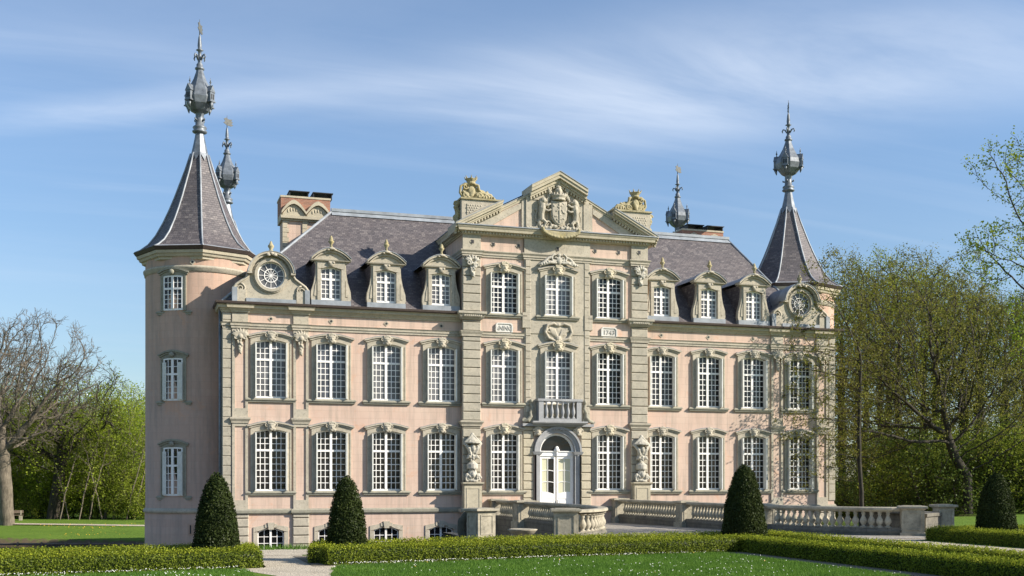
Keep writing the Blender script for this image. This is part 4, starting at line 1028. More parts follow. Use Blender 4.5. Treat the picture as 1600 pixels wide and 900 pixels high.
def dormer(x):
    root = link('dormer', None, castle, (x, 0, 12)); yf = -.02
    Z0 = 12.0; b = MB()
    b.box(x-.98, x+.98, yf-.12, yf+.2, Z0+.02, Z0+.30, 2)            # lead apron
    w_ = 1.02; zo = Z0+.34; h_ = 1.62                       # window opening
    for s in (-1, 1):
        # curved consoles at both sides
        zz = [0, .15, .45, .9, 1.35, 1.75, 1.95]; ex = [.97, 1.0, .98, .84, .76, .74, .80]
        po = [(s*.60, Z0+.30)]+[(s*e, Z0+.30+z) for z, e in zip(zz, ex)]+[(s*.60, Z0+2.25)]
        b.prism([(x+p, q) for p, q in (po if s > 0 else po[::-1])], yf-.06, yf+.2)
        b.box(*sorted((x+s*.51, x+s*.68)), yf-.12, yf+.2, Z0+.30, zo+h_-.12)
        b.prism([(x+p, q) for p, q in ([(s*.72, Z0+.5), (s*.84, Z0+.5), (s*.80, Z0+.95), (s*.72, Z0+1.3)][::s])], yf-.09, yf-.05)
    pts = arch_pts(w_, zo+h_, .12)
    b.band([(x+px*1.34 if abs(px) > w_/2-.01 else x+px, z) for px, z in pts], [(x-.684+1.368*i/8, zo+h_+.17) for i in range(9)], yf-.12, yf+.2)
    b.box(x-.80, x+.80, yf-.10, yf+.2, zo+h_+.17, zo+h_+.30)
    n = 14; zc = zo+h_+.30
    arc = lambda hw, rise, dz: [(x-hw+2*hw*i/n, zc+dz+rise*(1-(2*i/n-1)**2)) for i in range(n+1)]
    b.band([(q, zc) for q, _ in arc(.86, 0, 0)], arc(.86, .46, 0), yf-.06, yf+.2)      # tympanum
    b.mould([(x-.88, yf), (x-.88, yf-.1), (x+.88, yf-.1), (x+.88, yf)], [(0, zc-.06), (.10, zc-.02), (.12, zc+.03), (0, zc+.05)])
    b.band(arc(.98, .50, .02), arc(.98, .50, .12), yf-.24, yf+.3); b.band(arc(.90, .46, -.05), arc(.90, .50, .02), yf-.16, yf+.3)
    b.band(arc(1.0, .50, .12), arc(1.0, .50, .15), yf-.27, yf+.35, 2)
    body = obj('stone_front', b, [STONE, PINK, LEADP], root)
    f = MB(); f.merge(sash_mb(w_, h_, .12, 2, 2, 4, h_*.63), (x, yf-.02, zo)); obj('sash', f, WHITE, root)
    obj('glass', MB().merge(glass_mb(w_, h_, .12), (x, yf-.02, zo)), GBLIND, root)
    k = MB(); k.ell((x, yf-.15, zo+h_+.14), (.16, .08, .15)); k.ell((x-.1, yf-.2, zo+h_+.2), (.08, .05, .07)); k.ell((x+.1, yf-.2, zo+h_+.2), (.08, .05, .07)); obj('keystone', k, STONE, root); k = MB(); k.ell((x, yf-.26, zc+.58), (.18, .07, .07)); k.ell((x-.17, yf-.26, zc+.52), (.08, .05, .05)); k.ell((x+.17, yf-.26, zc+.52), (.08, .05, .05))
    obj('carving', k, STONE, root)
    fi = MB(); fi.lathe([(.05, zc+.62), (.09, zc+.66), (.05, zc+.80), (.14, zc+.92), (.15, zc+.98), (.09, zc+1.0), (.10, zc+1.08), (.03, zc+1.24)], 8, (x, yf-.1)); obj('finial', fi, CREST, root)
    # slate cheeks and curved lead roof running back into the slope
    def ry(z): return -.05+(z-E0)/(RZ-E0)*(RY+.05)
    for s in (-1, 1):
        c = MB(); zt = zc+.02; pts3 = [(x+s*.74, yf+.19, Z0), (x+s*.74, yf+.19, zt), (x+s*.74, ry(zt)+.1, zt), (x+s*.74, ry(Z0), Z0)]
        c.add(pts3, [(0,1,2,3) if s < 0 else (3,2,1,0)]); obj('cheek', c, SLATE, root)
    c = MB(); a1 = arc(.99, .50, .10); v = [(p, yf+.2, z) for p, z in a1]+[(p, ry(z)+.15, z) for p, z in a1]; c.add(v, [(i, i+1, n+2+i, n+1+i) for i in range(n)], 0, True)
    obj('dormer_roof', c, LEADP, root)
for s in (-1, 1):
    for o in OFF[1:]: dormer(XC+s*(o+.02))
def oculus(x, s0):
    root = link('oculus_gable', None, castle, (x, 0, 12)); yf = -.10; Zc = 13.38; r = .64; b = MB()
    # silhouette with hole: build as fan strips between inner circle and outer outline
    n = 48; outl = []
    for i in range(n):
        a_ = 2*PI*i/n+PI/2; dx_, dz_ = math.cos(a_), math.sin(a_)
        # outline: concave scroll shape
        best = None
        def inside(px, pz):
            ax = abs(px)
            if pz < -1.36: return False
            if ax*ax+pz*pz < 1.02**2: return True
            if pz < -.95: return ax < 1.76
            return pz < .25 and ax < float(np.interp(pz, [-.95, -.80, -.64, -.48, -.38, -.17, .2], [1.80, 1.86, 1.84, 1.68, 1.50, 1.20, .99]))
        t = 3.0
        while t > .7 and not inside(dx_*t, dz_*t): t -= .01
        outl.append((dx_*t, dz_*t))
    v = []
    for i in range(n):
        a_ = 2*PI*i/n+PI/2; ix, iz = math.cos(a_)*(r+.02), math.sin(a_)*(r+.02)
        v += [(x+ix, yf, Zc+iz), (x+outl[i][0], yf, Zc+outl[i][1]), (x+outl[i][0], yf+.45, Zc+outl[i][1]), (x+ix, yf+.3, Zc+iz)]
    f = []
    for i in range(n):
        j = (i+1) % n; f += [(4*i, 4*i+1, 4*j+1, 4*j), (4*i+1, 4*i+2, 4*j+2, 4*j+1), (4*i, 4*j, 4*j+3, 4*i+3), (4*i+2, 4*i+3, 4*j+3, 4*j+2)]
    b.add(v, f)
    circ = lambda rr, a0=0, a1=2*PI, n=32: [(x+rr*math.cos(a0+(a1-a0)*i/n), Zc+rr*math.sin(a0+(a1-a0)*i/n)) for i in range(n+1)]
    b.band(circ(.66), circ(.80), yf-.14, yf+.02); b.band(circ(.80), circ(.86), yf-.08, yf+.02)
    # hood moulding over the upper half
    b.band(circ(.94, .1, PI-.1), circ(1.04, .1, PI-.1), yf-.22, yf+.4); b.band(circ(1.04, .1, PI-.1), circ(1.12, .1, PI-.1), yf-.32, yf+.4)
    b.band(circ(1.12, .1, PI-.1), circ(1.15, .1, PI-.1), yf-.34, yf+.5, 1)
    for s in (-1, 1): b.box(*sorted((x+s*.93, x+s*1.15)), yf-.3, yf+.1, Zc+.02, Zc+.12)
    for s in (-1, 1):
        b.box(*sorted((x+s*1.22, x+s*1.76)), yf-.10, yf+.3, 12.02, 12.62); spiral(b, x+s*1.46, Zc-.70, .24, 1.7, s, .045, yf-.04, PI/2)
        b.tube([(x+s*.99, yf-.03, Zc+.16), (x+s*1.16, yf-.03, Zc-.15), (x+s*1.46, yf-.03, Zc-.36), (x+s*1.66, yf-.03, Zc-.50), (x+s*1.79, yf-.03, Zc-.68), (x+s*1.79, yf-.03, Zc-.88)], .065, 6)
        b.box(*sorted((x+s*1.62, x+s*1.86)), yf-.16, yf+.4, 12.02, 12.72, 1)
    b.box(x-1.2, x+1.2, yf-.14, yf+.1, 12.02, 12.22, 1)
    for q in (-.16, 0, .16): b.ell((x+q, yf-.32, Zc+1.02-.4*abs(q)), (.11, .05, .08), 6, 4)
    body = obj('stone_gable', b, [STONE, LEADP], root)
    w_ = MB(); c2 = lambda rr: circ(rr)
    w_.band(circ(.60), circ(.67), yf+.06, yf+.12); w_.band(circ(.30, n=24), circ(.34, n=24), yf+.05, yf+.11)
    for k in range(12):
        a_ = 2*PI*k/12; ca, sa = math.cos(a_), math.sin(a_); px, pz = -sa*.012, ca*.012; r0, r1 = .0, .62
        w_.prism([(x+ca*r0-px, Zc+sa*r0-pz), (x+ca*r1-px, Zc+sa*r1-pz), (x+ca*r1+px, Zc+sa*r1+pz), (x+ca*r0+px, Zc+sa*r0+pz)], yf+.055+.001*k, yf+.10+.001*k)
    obj('round_sash', w_, WHITE, root)
    g = MB(); g.prism(circ(.66)[:-1], yf+.09, yf+.095); obj('glass', g, GBLIND, root)
    fi = MB(); fi.lathe([(.06, Zc+1.1), (.13, Zc+1.2), (.07, Zc+1.28), (.15, Zc+1.40), (.15, Zc+1.46), (.10, Zc+1.52), (.03, Zc+1.68)], 8, (x, yf+.05)); obj('finial', fi, CREST, root)
    # lead barrel roof behind
    a1 = circ(1.08, 0, PI, 14); v = [(p, yf+.4, z) for p, z in a1]+[(p, yf+3.2, z) for p, z in a1]
    lo = [(x-1.3, yf+.4, 12.0), (x-1.1, yf+.4, Zc), (x-1.1, yf+3.2, Zc), (x-1.3, yf+3.2, 12.0)]
    c = MB(); c.add(v, [(i+1, i, 15+i, 16+i) for i in range(14)], 0, True)
    for s in (-1, 1): c.add([(x+s*1.6, yf+.42, 12.0), (x+s*1.06, yf+.42, Zc), (x+s*1.06, yf+3.2, Zc), (x+s*1.6, yf+3.2, 12.0)], [(0,1,2,3)])
    obj('barrel_roof', c, LEAD, root)
oculus(XC-14.75, -1); oculus(XC+14.75, 1)
def chimney(x0, x1, y0, y1, zt, z0):
    b = MB(); b.box(x0, x1, y0, y1, z0, zt-1.35, 1); b.box(x0-.12, x1+.12, y0-.12, y1+.12, zt-.98, zt-.1, 0)
    b.box(x0-.12, x1+.12, y0-.12, y1+.12, zt-1.35, zt-.98, 2); b.box(x0-.15, x1+.15, y0-.15, y1+.15, zt-.1, zt, 2)
    ch = obj('chimney', b, [BRICK, PINK, STONEY], roof)
    # sub-parts are one level below the roof
    n = 10; b = MB(); w_ = (x1-x0+.2)/2
    for k in range(2):
        cx = x0-.1+w_*(k+.5); hw = w_*.5
        arc = lambda h_, r_, dz: [(cx-h_+2*h_*i/n, zt-1.0+dz+r_*(1-abs(2*i/n-1)**1.7)) for i in range(n+1)]
        b.band(arc(hw, .55, -.02), arc(hw, .62, .12), y0-.34, y0-.1); b.band([(q, zt-1.12) for q, _ in arc(hw*.9, 0, 0)], arc(hw*.9, .5, 0), y0-.2, y0-.1)
        for i in range(5): b.ell((cx-.3+.15*i, y0-.2, zt-.85+.1*math.sin(i*PI/4)), (.05, .04, .12), 6, 4)
    b.box(x0-.14, x1+.14, y0-.26, y0-.1, zt-1.25, zt-1.10)
    z = z0+.3
    k = 0
    while z < zt-1.4:
        for q in range(3):
            xx = x0-.02+(x1-x0-.3)*q/2*1.0; d = .08 if k % 2 else 0
            b.box(xx+(d if q == 2 else 0), xx+.34-(d if q != 2 else 0), y0-.06, y0+.02, z, z+.24)
        z += .26; k += 1
    obj('chimney_hood', b, STONEY, roof); c = MB()
    for k in range(2): c.box(x0+.35+w_*k*.98, x0+.35+w_*k*.98+w_*.85, y0+.1, y1-.1, zt+.32, zt+.36)
    for k in range(2):
        for q in (0, 1): c.box(x0+.38+w_*k*.98+q*w_*.75, x0+.42+w_*k*.98+q*w_*.75, y0+.15, y1-.15, zt, zt+.32)
    obj('chimney_cover', c, BLACK, roof)
chimney(7.45, 9.9, 6.6, 8.0, 18.95, 12.5); chimney(32.0, 34.6, 7.4, 8.8, 18.95, 13)

# --- corner towers
obj0 = obj
OCT = PI/8*0
def tower(cx, cy, zs=1.):
    def obj(name, mb, mats, parent=None, loc=(0,0,0), rz=0, label=None):
        mb.v = [(x_, y_, z_ if z_ < 15 else 15+(z_-15)*zs) for x_, y_, z_ in mb.v]; return obj0(name, mb, mats, parent, loc, rz, label)
    Rr = 2.68; n = 48
    b = MB(); b.lathe([(Rr+.03, -2.4), (Rr+.03, 1.76), (Rr, 1.78), (Rr, 14.5)], n, cap=False)
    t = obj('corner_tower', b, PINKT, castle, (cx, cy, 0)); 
    s = MB(); s.lathe([(Rr, 1.74), (Rr+.09, 1.76), (Rr+.12, 1.90), (Rr, 2.0)], n, cap=False); obj('plinth_ring', s, STONE, t, (cx, cy, 0)); s = MB(); s.lathe([(Rr, 13.70), (Rr+.05, 13.72), (Rr+.06, 13.84), (Rr+.10, 13.88), (Rr+.11, 13.98), (Rr, 14.02)], n, cap=False)
    obj('string_course', s, STONE, t, (cx, cy, 0))
    # octagonal cornice, a vertex facing the front
    o = MB(); o.lathe([(2.75, 14.28), (2.84, 14.32), (2.86, 14.42), (2.96, 14.46), (3.02, 14.58), (3.08, 14.60), (3.12, 14.74)], 8, smooth=False, rot=-PI/2)
    obj('tower_cornice', o, STONEY, t, (cx, cy, 0))
    g = MB(); g.lathe([(3.02, 14.74), (3.16, 14.76), (3.27, 14.92), (3.22, 14.94), (3.1, 14.9), (2.9, 14.92)], 8, smooth=False, rot=-PI/2); obj('tower_gutter', g, GUT, t, (cx, cy, 0))
    r_ = MB(); prof = [(3.2, 14.91), (2.92, 15.04), (2.52, 15.36), (2.16, 15.84), (1.80, 16.52), (1.52, 17.15), (1.24, 17.85), (.98, 18.58), (.72, 19.30), (.44, 20.2)]
    r_.lathe(prof, 8, smooth=False, rot=-PI/2); obj('tower_roof', r_, SLATE, t, (cx, cy, 0))
    h_ = MB()
    for k in range(8):
        a_ = -PI/2+k*PI/4; h_.tube([((q+.01)*math.cos(a_), (q+.01)*math.sin(a_), z+.02) for q, z in prof], .05, 5)
    for k in range(8):  # lead apron above the gutter
        a_ = -PI/2+k*PI/4; a2 = a_+PI/4; v = [(q*math.cos(w_), q*math.sin(w_), z+.012) for q, z in ((3.2, 14.91), (2.99, 15.01)) for w_ in (a_, a2)]; h_.add(v, [(0,1,3,2)])
    obj('hip_lead', h_, LEADP, t, (cx, cy, 0))
    sp = MB()
    sp.lathe([(.50, 20.0), (.42, 20.25), (.30, 20.8), (.22, 21.25), (.22, 21.30)], 8, smooth=False, rot=-PI/2)
    for k in range(8):   # zigzag lead skirt
        a_ = -PI/2+k*PI/4; a2 = a_+PI/4; p1 = (.47*math.cos(a_), .47*math.sin(a_)); p2 = (.47*math.cos(a2), .47*math.sin(a2)); q_ = (.60*math.cos((a_+a2)/2)*.98, .60*math.sin((a_+a2)/2)*.98)
        sp.add([(p1[0]*1.04, p1[1]*1.04, 20.2), (p2[0]*1.04, p2[1]*1.04, 20.2), (q_[0], q_[1], 19.8)], [(0,2,1)])
    sp.lathe([(.22, 21.28), (.37, 21.34), (.38, 21.42), (.28, 21.48), (.36, 21.56), (.34, 21.64), (.22, 21.72), (.21, 22.25), (.26, 22.36)], 10)
    for k in range(4): a_ = k*PI/2+PI/4; sp.tube([(.2*math.cos(a_), .2*math.sin(a_), 21.95), (.32*math.cos(a_), .32*math.sin(a_), 21.97), (.34*math.cos(a_), .34*math.sin(a_), 22.05)], [.05, .05, .03], 5)
    sp.lathe([(.22, 22.30), (.46, 22.44), (.70, 22.74), (.78, 23.08), (.72, 23.36), (.52, 23.70), (.34, 24.05), (.22, 24.40), (.18, 24.55), (.17, 24.6)], 8, smooth=False, rot=-PI/2+PI/8)
    sp.lathe([(.17, 24.56), (.24, 24.60), (.24, 24.68), (.16, 24.72), (.17, 24.85), (.10, 24.95), (.08, 25.4), (.09, 25.55), (.20, 25.60), (.09, 25.66), (.11, 25.85), (.07, 26.25), (.03, 26.4)], 8)
    obj('spire', sp, LEADD, t, (cx, cy, 0))
    ln = MB()
    for k in range(4):   # little gabled lanterns round the ball
        a_ = -PI/2+PI/4*1+k*PI/2; ca, sa = math.cos(a_), math.sin(a_)
        def tr_(m_):
            m_.v = [((x_)*-sa+(-y_)*ca, (x_)*ca+(-y_)*sa, z_) for x_, y_, z_ in m_.v]; return m_
        q = MB(); q.box(-.16, .16, -.86, -.5, 22.85, 23.30); q.prism([(-.20, 23.30), (.20, 23.30), (0, 23.66)], -.88, -.45); q.box(-.20, .20, -.90, -.5, 22.80, 22.86)
        q.tube([(0,-.78,22.80), (0,-.72,22.45)], [.12, .02], 5); q.tube([(0,-.72,23.60), (0,-.72,23.78)], .03, 5); q.ell((0,-.72,23.82), (.06,.06,.05), 6, 4); q.tube([(0,-.72,23.85), (0,-.72,24.05)], [.035, .008], 5)
        q.box(-.10, -.03, -.875, -.85, 22.95, 23.2, 1); q.box(.03, .10, -.875, -.85, 22.95, 23.2, 1)
        obj('spire_lantern', tr_(q), [LEADD, BLACK], t, (cx, cy, 0))
        q = MB(); pts = [(0,-.10,25.10), (0,-.20,25.30), (0,-.32,25.34), (0,-.38,25.22), (0,-.33,25.12)]; q.tube(pts, [.04, .045, .045, .04, .02], 6); obj('iron_scroll', tr_(q), LEADD, t, (cx, cy, 0))
    va = MB(); va.tube([(0,0,26.3), (0,0,27.2)], [.03, .012], 5)
    ang = .9
    fl = [(-.03, 26.55), (.28, 26.50), (.42, 26.60), (.30, 26.68), (.40, 26.80), (.28, 26.86), (.36, 26.98), (.10, 26.95), (-.05, 27.05), (-.22, 26.95), (-.12, 26.80), (-.25, 26.70)]
    va.prism(fl[::-1] if False else fl, -.012, .012)
    obj('weathervane', va, BRONZE, t, (cx, cy, 0), rz=1.15 if cy < 10 else .35)
    pd = MB(); pd.box(.0, .0, 0, 0, 0, 0)
    return t
def tower_window(t, cx, cy, az, zb, h, shut, w_=1.02):
    """az: angle from the facade normal towards the left"""
    Rr = 2.68; m = MB(); rise = .035
    m.merge(surround_mb(w_, h, rise, True, .17, .30)); m.merge(sill_mb(w_))
    for f_i in range(len(m.m)): m.m[f_i] = 0
    s_ = sash_mb(w_, h, rise, 2, 2, 4, h*.62); s_.m = [1]*len(s_.m); m.merge(s_, (0, -.18, 0)); g = glass_mb(w_, h, rise); g.m = [2]*len(g.m); m.merge(g, (0, -.18, 0))
    if shut:
        for s in (-1, 1):
            sh = MB(); x0, x1 = sorted((s*w_/2*.99, s*w_/2*.60)); sh.box(x0, x1, -.17, -.13, .05, h-.22)
            for z in np.arange(.12, h-.3, .075): sh.box(x0+.05, x1-.05, -.185, -.17, z, z+.03)
            sh.m = [3]*len(sh.m); m.merge(sh)
    k = MB(); k.ell((0, -.2, h+.16), (.14, .09, .14)); k.m = [0]*len(k.m); m.merge(k)
    # bend onto the drum
    out = []
    for x_, y_, z_ in m.v:
        a_ = x_/Rr; rr = Rr-y_-.02; out.append((rr*math.sin(a_), -rr*math.cos(a_)+0, z_))
    m.v = out
    o = link('tower_window', m.mesh('tower_window', [SILL, WHITE, GDARK, SHUT]), t, (cx, cy, zb)); o.rotation_euler = (0, 0, -az)
t1 = tower(2.95, 4.4)
for zb, h, sh in ((11.78, 1.72, False), (7.32, 2.10, True), (2.62, 2.40, True)): tower_window(t1, 2.95, 4.4, R(31), zb, h, sh)
vt = MB(); vt.lathe([(.05, 0), (.05, .001)], 6)
tower(37.6, 4.4, .945); tower(5.3, 18.3, .955); tower(37.9, 20.2, .97)
m = MB(); m.box(-.03, .03, -.05, 0, 0, .42); m.box(-.12, .12, -.02, .05, -.05, .48, 1)
m.m = [1]*6+[0]*6; a_ = R(12); o = obj('loophole', m, [PINKT, BLACK], t1, (2.95-2.71*math.sin(a_), 4.4-2.71*math.cos(a_)-.01, .75), rz=-a_)
for tcx, tcy in ((2.95, 4.4),):
    a_ = R(10); o = link('round_vent', VM, t1, (tcx-2.70*math.sin(a_), tcy-2.70*math.cos(a_), 14.15)); o.rotation_euler = (0, 0, -a_)
# drainpipe at the junction of tower and facade
m = MB(); m.tube([(XL-.12, .5, 11.9), (XL-.12, .5, 6), (XL-.12, .5, -.6)], .07, 8); m.tube([(XL+.9, 3.0, 14.6), (XL+.75, 2.9, 14.2), (XL+.75, 2.9, 12.6)], .06, 8)
obj('drainpipe', m, LEAD, castle)

# ------------------------------------------------------------------ terrace deck and balustrades
def spl(pts, step):
    """Catmull-Rom through pts sampled at about step"""
    P = [Vector(p) for p in pts]; P = [P[0]*2-P[1]]+P+[P[-1]*2-P[-2]]; out = []
    for i in range(1, len(P)-2):
        n = max(2, int((P[i+1]-P[i]).length/.12))
        for k in range(n):
            t = k/n; a, b, c, d = P[i-1:i+3]
            out.append(.5*((2*b)+(-a+c)*t+(2*a-5*b+4*c-d)*t*t+(-a+3*b-3*c+d)*t**3))
    out.append(P[-2]); res = [out[0]]; acc = 0
    for a, b in zip(out, out[1:]):
        l = (b-a).length
        while acc+l >= step:
            t = (step-acc)/l; a = a+(b-a)*t; res.append(a.copy()); l = (b-a).length; acc = 0
        acc += l
    return res
DK = 1.22
near = [(17.5, -.5), (17.5, -4.5), (17.45, -9), (17.3, -13), (16.7, -16.6), (15.3, -19.3), (13.7, -20.4)]
far = [(24.3, -.5), (24.35, -5), (24.35, -10), (24.4, -14.6), (25.2, -18.0), (26.6, -20.0), (27.9, -20.6)]
deckp = [(x, y) for x, y in near]+[(13.7, -22.3), (27.9, -22.3)]+[(x, y) for x, y in reversed(far)]
dk = MB(); zf = lambda y: 1.13 if y > -1 else 1.13+(G+.016-1.13)*min(1, -y/20)
pn, pf = [v.to_tuple() for v in spl(near, .8)], [v.to_tuple() for v in spl(far, .8)]
nn = min(len(pn), len(pf)); 
vs = []
for i in range(nn):
    a_ = pn[int(i*(len(pn)-1)/(nn-1))]; b_ = pf[int(i*(len(pf)-1)/(nn-1))]; vs += [(a_[0], a_[1], zf(a_[1])), (b_[0], b_[1], zf(b_[1]))]
vs += [(13.7, -22.5, G+.02), (27.9, -22.5, G+.02)]
vs = [(17.5, -.0-FR, 1.13), (24.3, -.0-FR, 1.13)]+vs
dk.add(vs, [(2*i, 2*i+2, 2*i+3, 2*i+1) for i in range(len(vs)//2-1)])
struct(obj('terrace_deck', dk, PAVE))
def ribbon(mb, pts, prof, mat=0): mb.mould([tuple(p) for p in pts], prof, mat)
BALM = bal_mesh(.62, .135, WEATH, 12)
def pier(parent, x, y, rz, w_=.34, zt=2.42, z0=-.9, mat=None):
    m = MB(); m.box(-w_, w_, -w_, w_, 1.42, zt-.14); m.box(-w_-.07, w_+.07, -w_-.07, w_+.07, z0, 1.42)
    pth = [(-w_, -w_), (w_, -w_), (w_, w_), (-w_, w_)]
    m.mould(pth, [(-.2, zt-.14), (.02, zt-.14), (.05, zt-.10), (.11, zt-.08), (.11, zt-.01), (.08, zt), (-w_, zt+.02)], closed=True)
    m.box(-w_*.9, w_*.9, -w_*.9, w_*.9, zt-.1, zt+.018)
    for k in range(4):
        q = MB(); a_ = w_*.72; q.box(-a_, a_, -w_-.02, -w_+.01, 1.52, 1.56); q.box(-a_, a_, -w_-.02, -w_+.01, zt-.26, zt-.22); q.box(-a_, -a_+.04, -w_-.02, -w_+.01, 1.56, zt-.26); q.box(a_-.04, a_, -w_-.02, -w_+.01, 1.56, zt-.26)
        c_, s_ = [(1, 0), (0, 1), (-1, 0), (0, -1)][k]; q.v = [(x_*c_-y_*s_, x_*s_+y_*c_, z_) for x_, y_, z_ in q.v]; m.merge(q)
    return obj('pier', m, mat or WEATH, parent, (x, y, 0), rz)
def balustrade(pts, piers, label, sgn, endrz=0.):
    root = empty('stone_balustrade', (pts[0][0], pts[0][1], 1.1), label, 'balustrade', None)
    P = spl(pts, .30); sm = spl(pts, .5)+[Vector(pts[-1])]
    r_ = MB(); ribbon(r_, sm, [(-.14, 2.22), (.14, 2.22), (.17, 2.26), (.21, 2.28), (.21, 2.35), (.16, 2.38), (-.16, 2.38), (-.21, 2.35), (-.21, 2.28), (-.17, 2.26)]); obj('handrail', r_, WEATH, root)
    b = MB(); ribbon(b, sm, [(-.18, -.9), (.18, -.9), (.18, 1.48), (.15, 1.52), (.13, 1.60), (-.13, 1.60), (-.15, 1.52), (-.18, 1.48)]); obj('base_wall', b, DARKST, root)
    pp = []
    for t in piers:
        i = int(t*(len(P)-1)); p = P[i]; q = P[min(i+1, len(P)-1)]-P[max(0, i-1)]; rz = math.atan2(q.y, q.x) if t < 1 else endrz; pier(root, p.x, p.y, rz, .45 if 0 < t < 1 and sgn < 0 else (.40 if t == 1 else .34)); pp.append(p)
    for p in P:
        if min((p-q).length for q in pp) > .60 and p.y < -.55: link('baluster', BALM, root, (p.x, p.y, 1.60))
    return root
balustrade(near, (0.0, .22, 1.0), 'near curved stone balustrade of the bridge, with the front pier below the door', -1, -.30)
balustrade(far, (0.0, .38, .70, 1.0), 'far long stone balustrade of the bridge, sweeping out behind the tallest topiary', 1, -.55)
for x, y, lb in ((11.25, -18.9, 'detached stone pier with scroll buttress standing left of the bridge'), (30.4, -18.9, 'detached stone pier beside the low dark wall at the right end of the bridge')):
    root = empty('stone_pier', (x, y, 1.1), lb, 'pier'); pier(root, x, y, .30 if x < 20 else -.2, .36 if x < 20 else .30)
    sg = -1 if x < 20 else 1
    c = MB(); pth = [(sg*.25, .25, 2.28), (sg*.42, .35, 2.20), (sg*.56, .45, 1.95), (sg*.54, .5, 1.6), (sg*.42, .45, 1.25), (sg*.5, .45, .6), (sg*.5, .45, -.6)]
    c.tube(pth, [.10, .14, .17, .18, .20, .22, .25], 8); link('scroll_buttress', fuse(c, 'scroll_buttress', DARKST, .04), root, (x, y, 0))
m = MB(); m.mould([(28.3, -20.3), (29.2, -19.5), (30.2, -18.9), (31.4, -12)], [(-.15, -.9), (.15, -.9), (.15, 1.95), (.2, 2.0), (.2, 2.12), (-.2, 2.12), (-.2, 2.0), (-.15, 1.95)])
tag(obj('stair_wall', m, DARKST), 'low dark stone wall running back between the two piers at the bridge end', 'wall')
m = MB(); m.mould([(12.2, -18.2), (12.6, -14), (12.9, -8)], [(-.2, -.9), (.2, -.9), (.2, .7), (.2, 1.1), (-.2, 1.1)])
tag(obj('stair_wall', m, DARKST), 'low dark mossy wall of the side stair, between detached pier and near balustrade', 'wall')
m = MB(); m.lathe([(.10, 0), (.24, .03), (.12, .14), (.16, .20), (.42, .34), (.52, .46), (.55, .50), (.46, .52), (.40, .47), (.1, .42)], 16); u_ = MB()
tag(obj('stone_urn', m, WEATH, None, (13.3, -17.3, 1.10)), 'shallow stone urn in the shade below the near balustrade', 'urn')
m = MB(); m.mould([(12.3, -18.6), (14.6, -17.4), (16.6, -13)], [(-.6, -1.2), (.6, -1.2), (.6, 1.08), (-.6, 1.08)]); struct(obj('stair_landing', m, DARKST))

# ------------------------------------------------------------------ leaves helper (numpy)
def quads_mesh(name, cen, nor, size, mat, rng, asp=1.6, extra=None, mats=None, mi=None):
    """cen (n,3), nor (n,3), size (n,) -> a leaf quad each; extra = (verts, faces) appended"""
    n = len(cen); nor = nor/np.maximum(1e-6, np.linalg.norm(nor, axis=1, keepdims=True))
    t = rng.normal(size=(n, 3)); t -= nor*np.sum(t*nor, axis=1, keepdims=True); t /= np.maximum(1e-6, np.linalg.norm(t, axis=1, keepdims=True))
    b = np.cross(nor, t); s = size[:, None]
    v = np.stack([cen-t*s*asp*.5, cen-b*s*.5+t*s*.05, cen+t*s*asp*.5, cen+b*s*.5+t*s*.05], 1).reshape(-1, 3)
    nv0 = 0; me = bpy.data.meshes.new(name)
    faces = np.arange(n*4, dtype=np.int32)
    if extra is not None:
        ev, ef = extra; ev = np.asarray(ev, dtype=float); ef = np.asarray(ef, dtype=np.int32)+len(v)
        v = np.concatenate([v, ev]); faces = np.concatenate([faces, ef.reshape(-1)])
    nf = len(faces)//4
    me.vertices.add(len(v)); me.vertices.foreach_set('co', v.reshape(-1).astype(np.float32))
    me.loops.add(nf*4); me.loops.foreach_set('vertex_index', faces); me.polygons.add(nf)
    me.polygons.foreach_set('loop_start', np.arange(nf, dtype=np.int32)*4); me.polygons.foreach_set('loop_total', np.full(nf, 4, dtype=np.int32))
    for m_ in (mats or [mat]): me.materials.append(m_)
    if mats: me.polygons.foreach_set('material_index', np.concatenate([np.zeros(n, dtype=np.int32) if mi is None else mi.astype(np.int32), np.ones(nf-n, dtype=np.int32)]))
    me.update(calc_edges=True); return me
def n3(v, f, o=0.):
    return noise.noise(Vector((v[0]*f+o, v[1]*f+o*1.7, v[2]*f)))

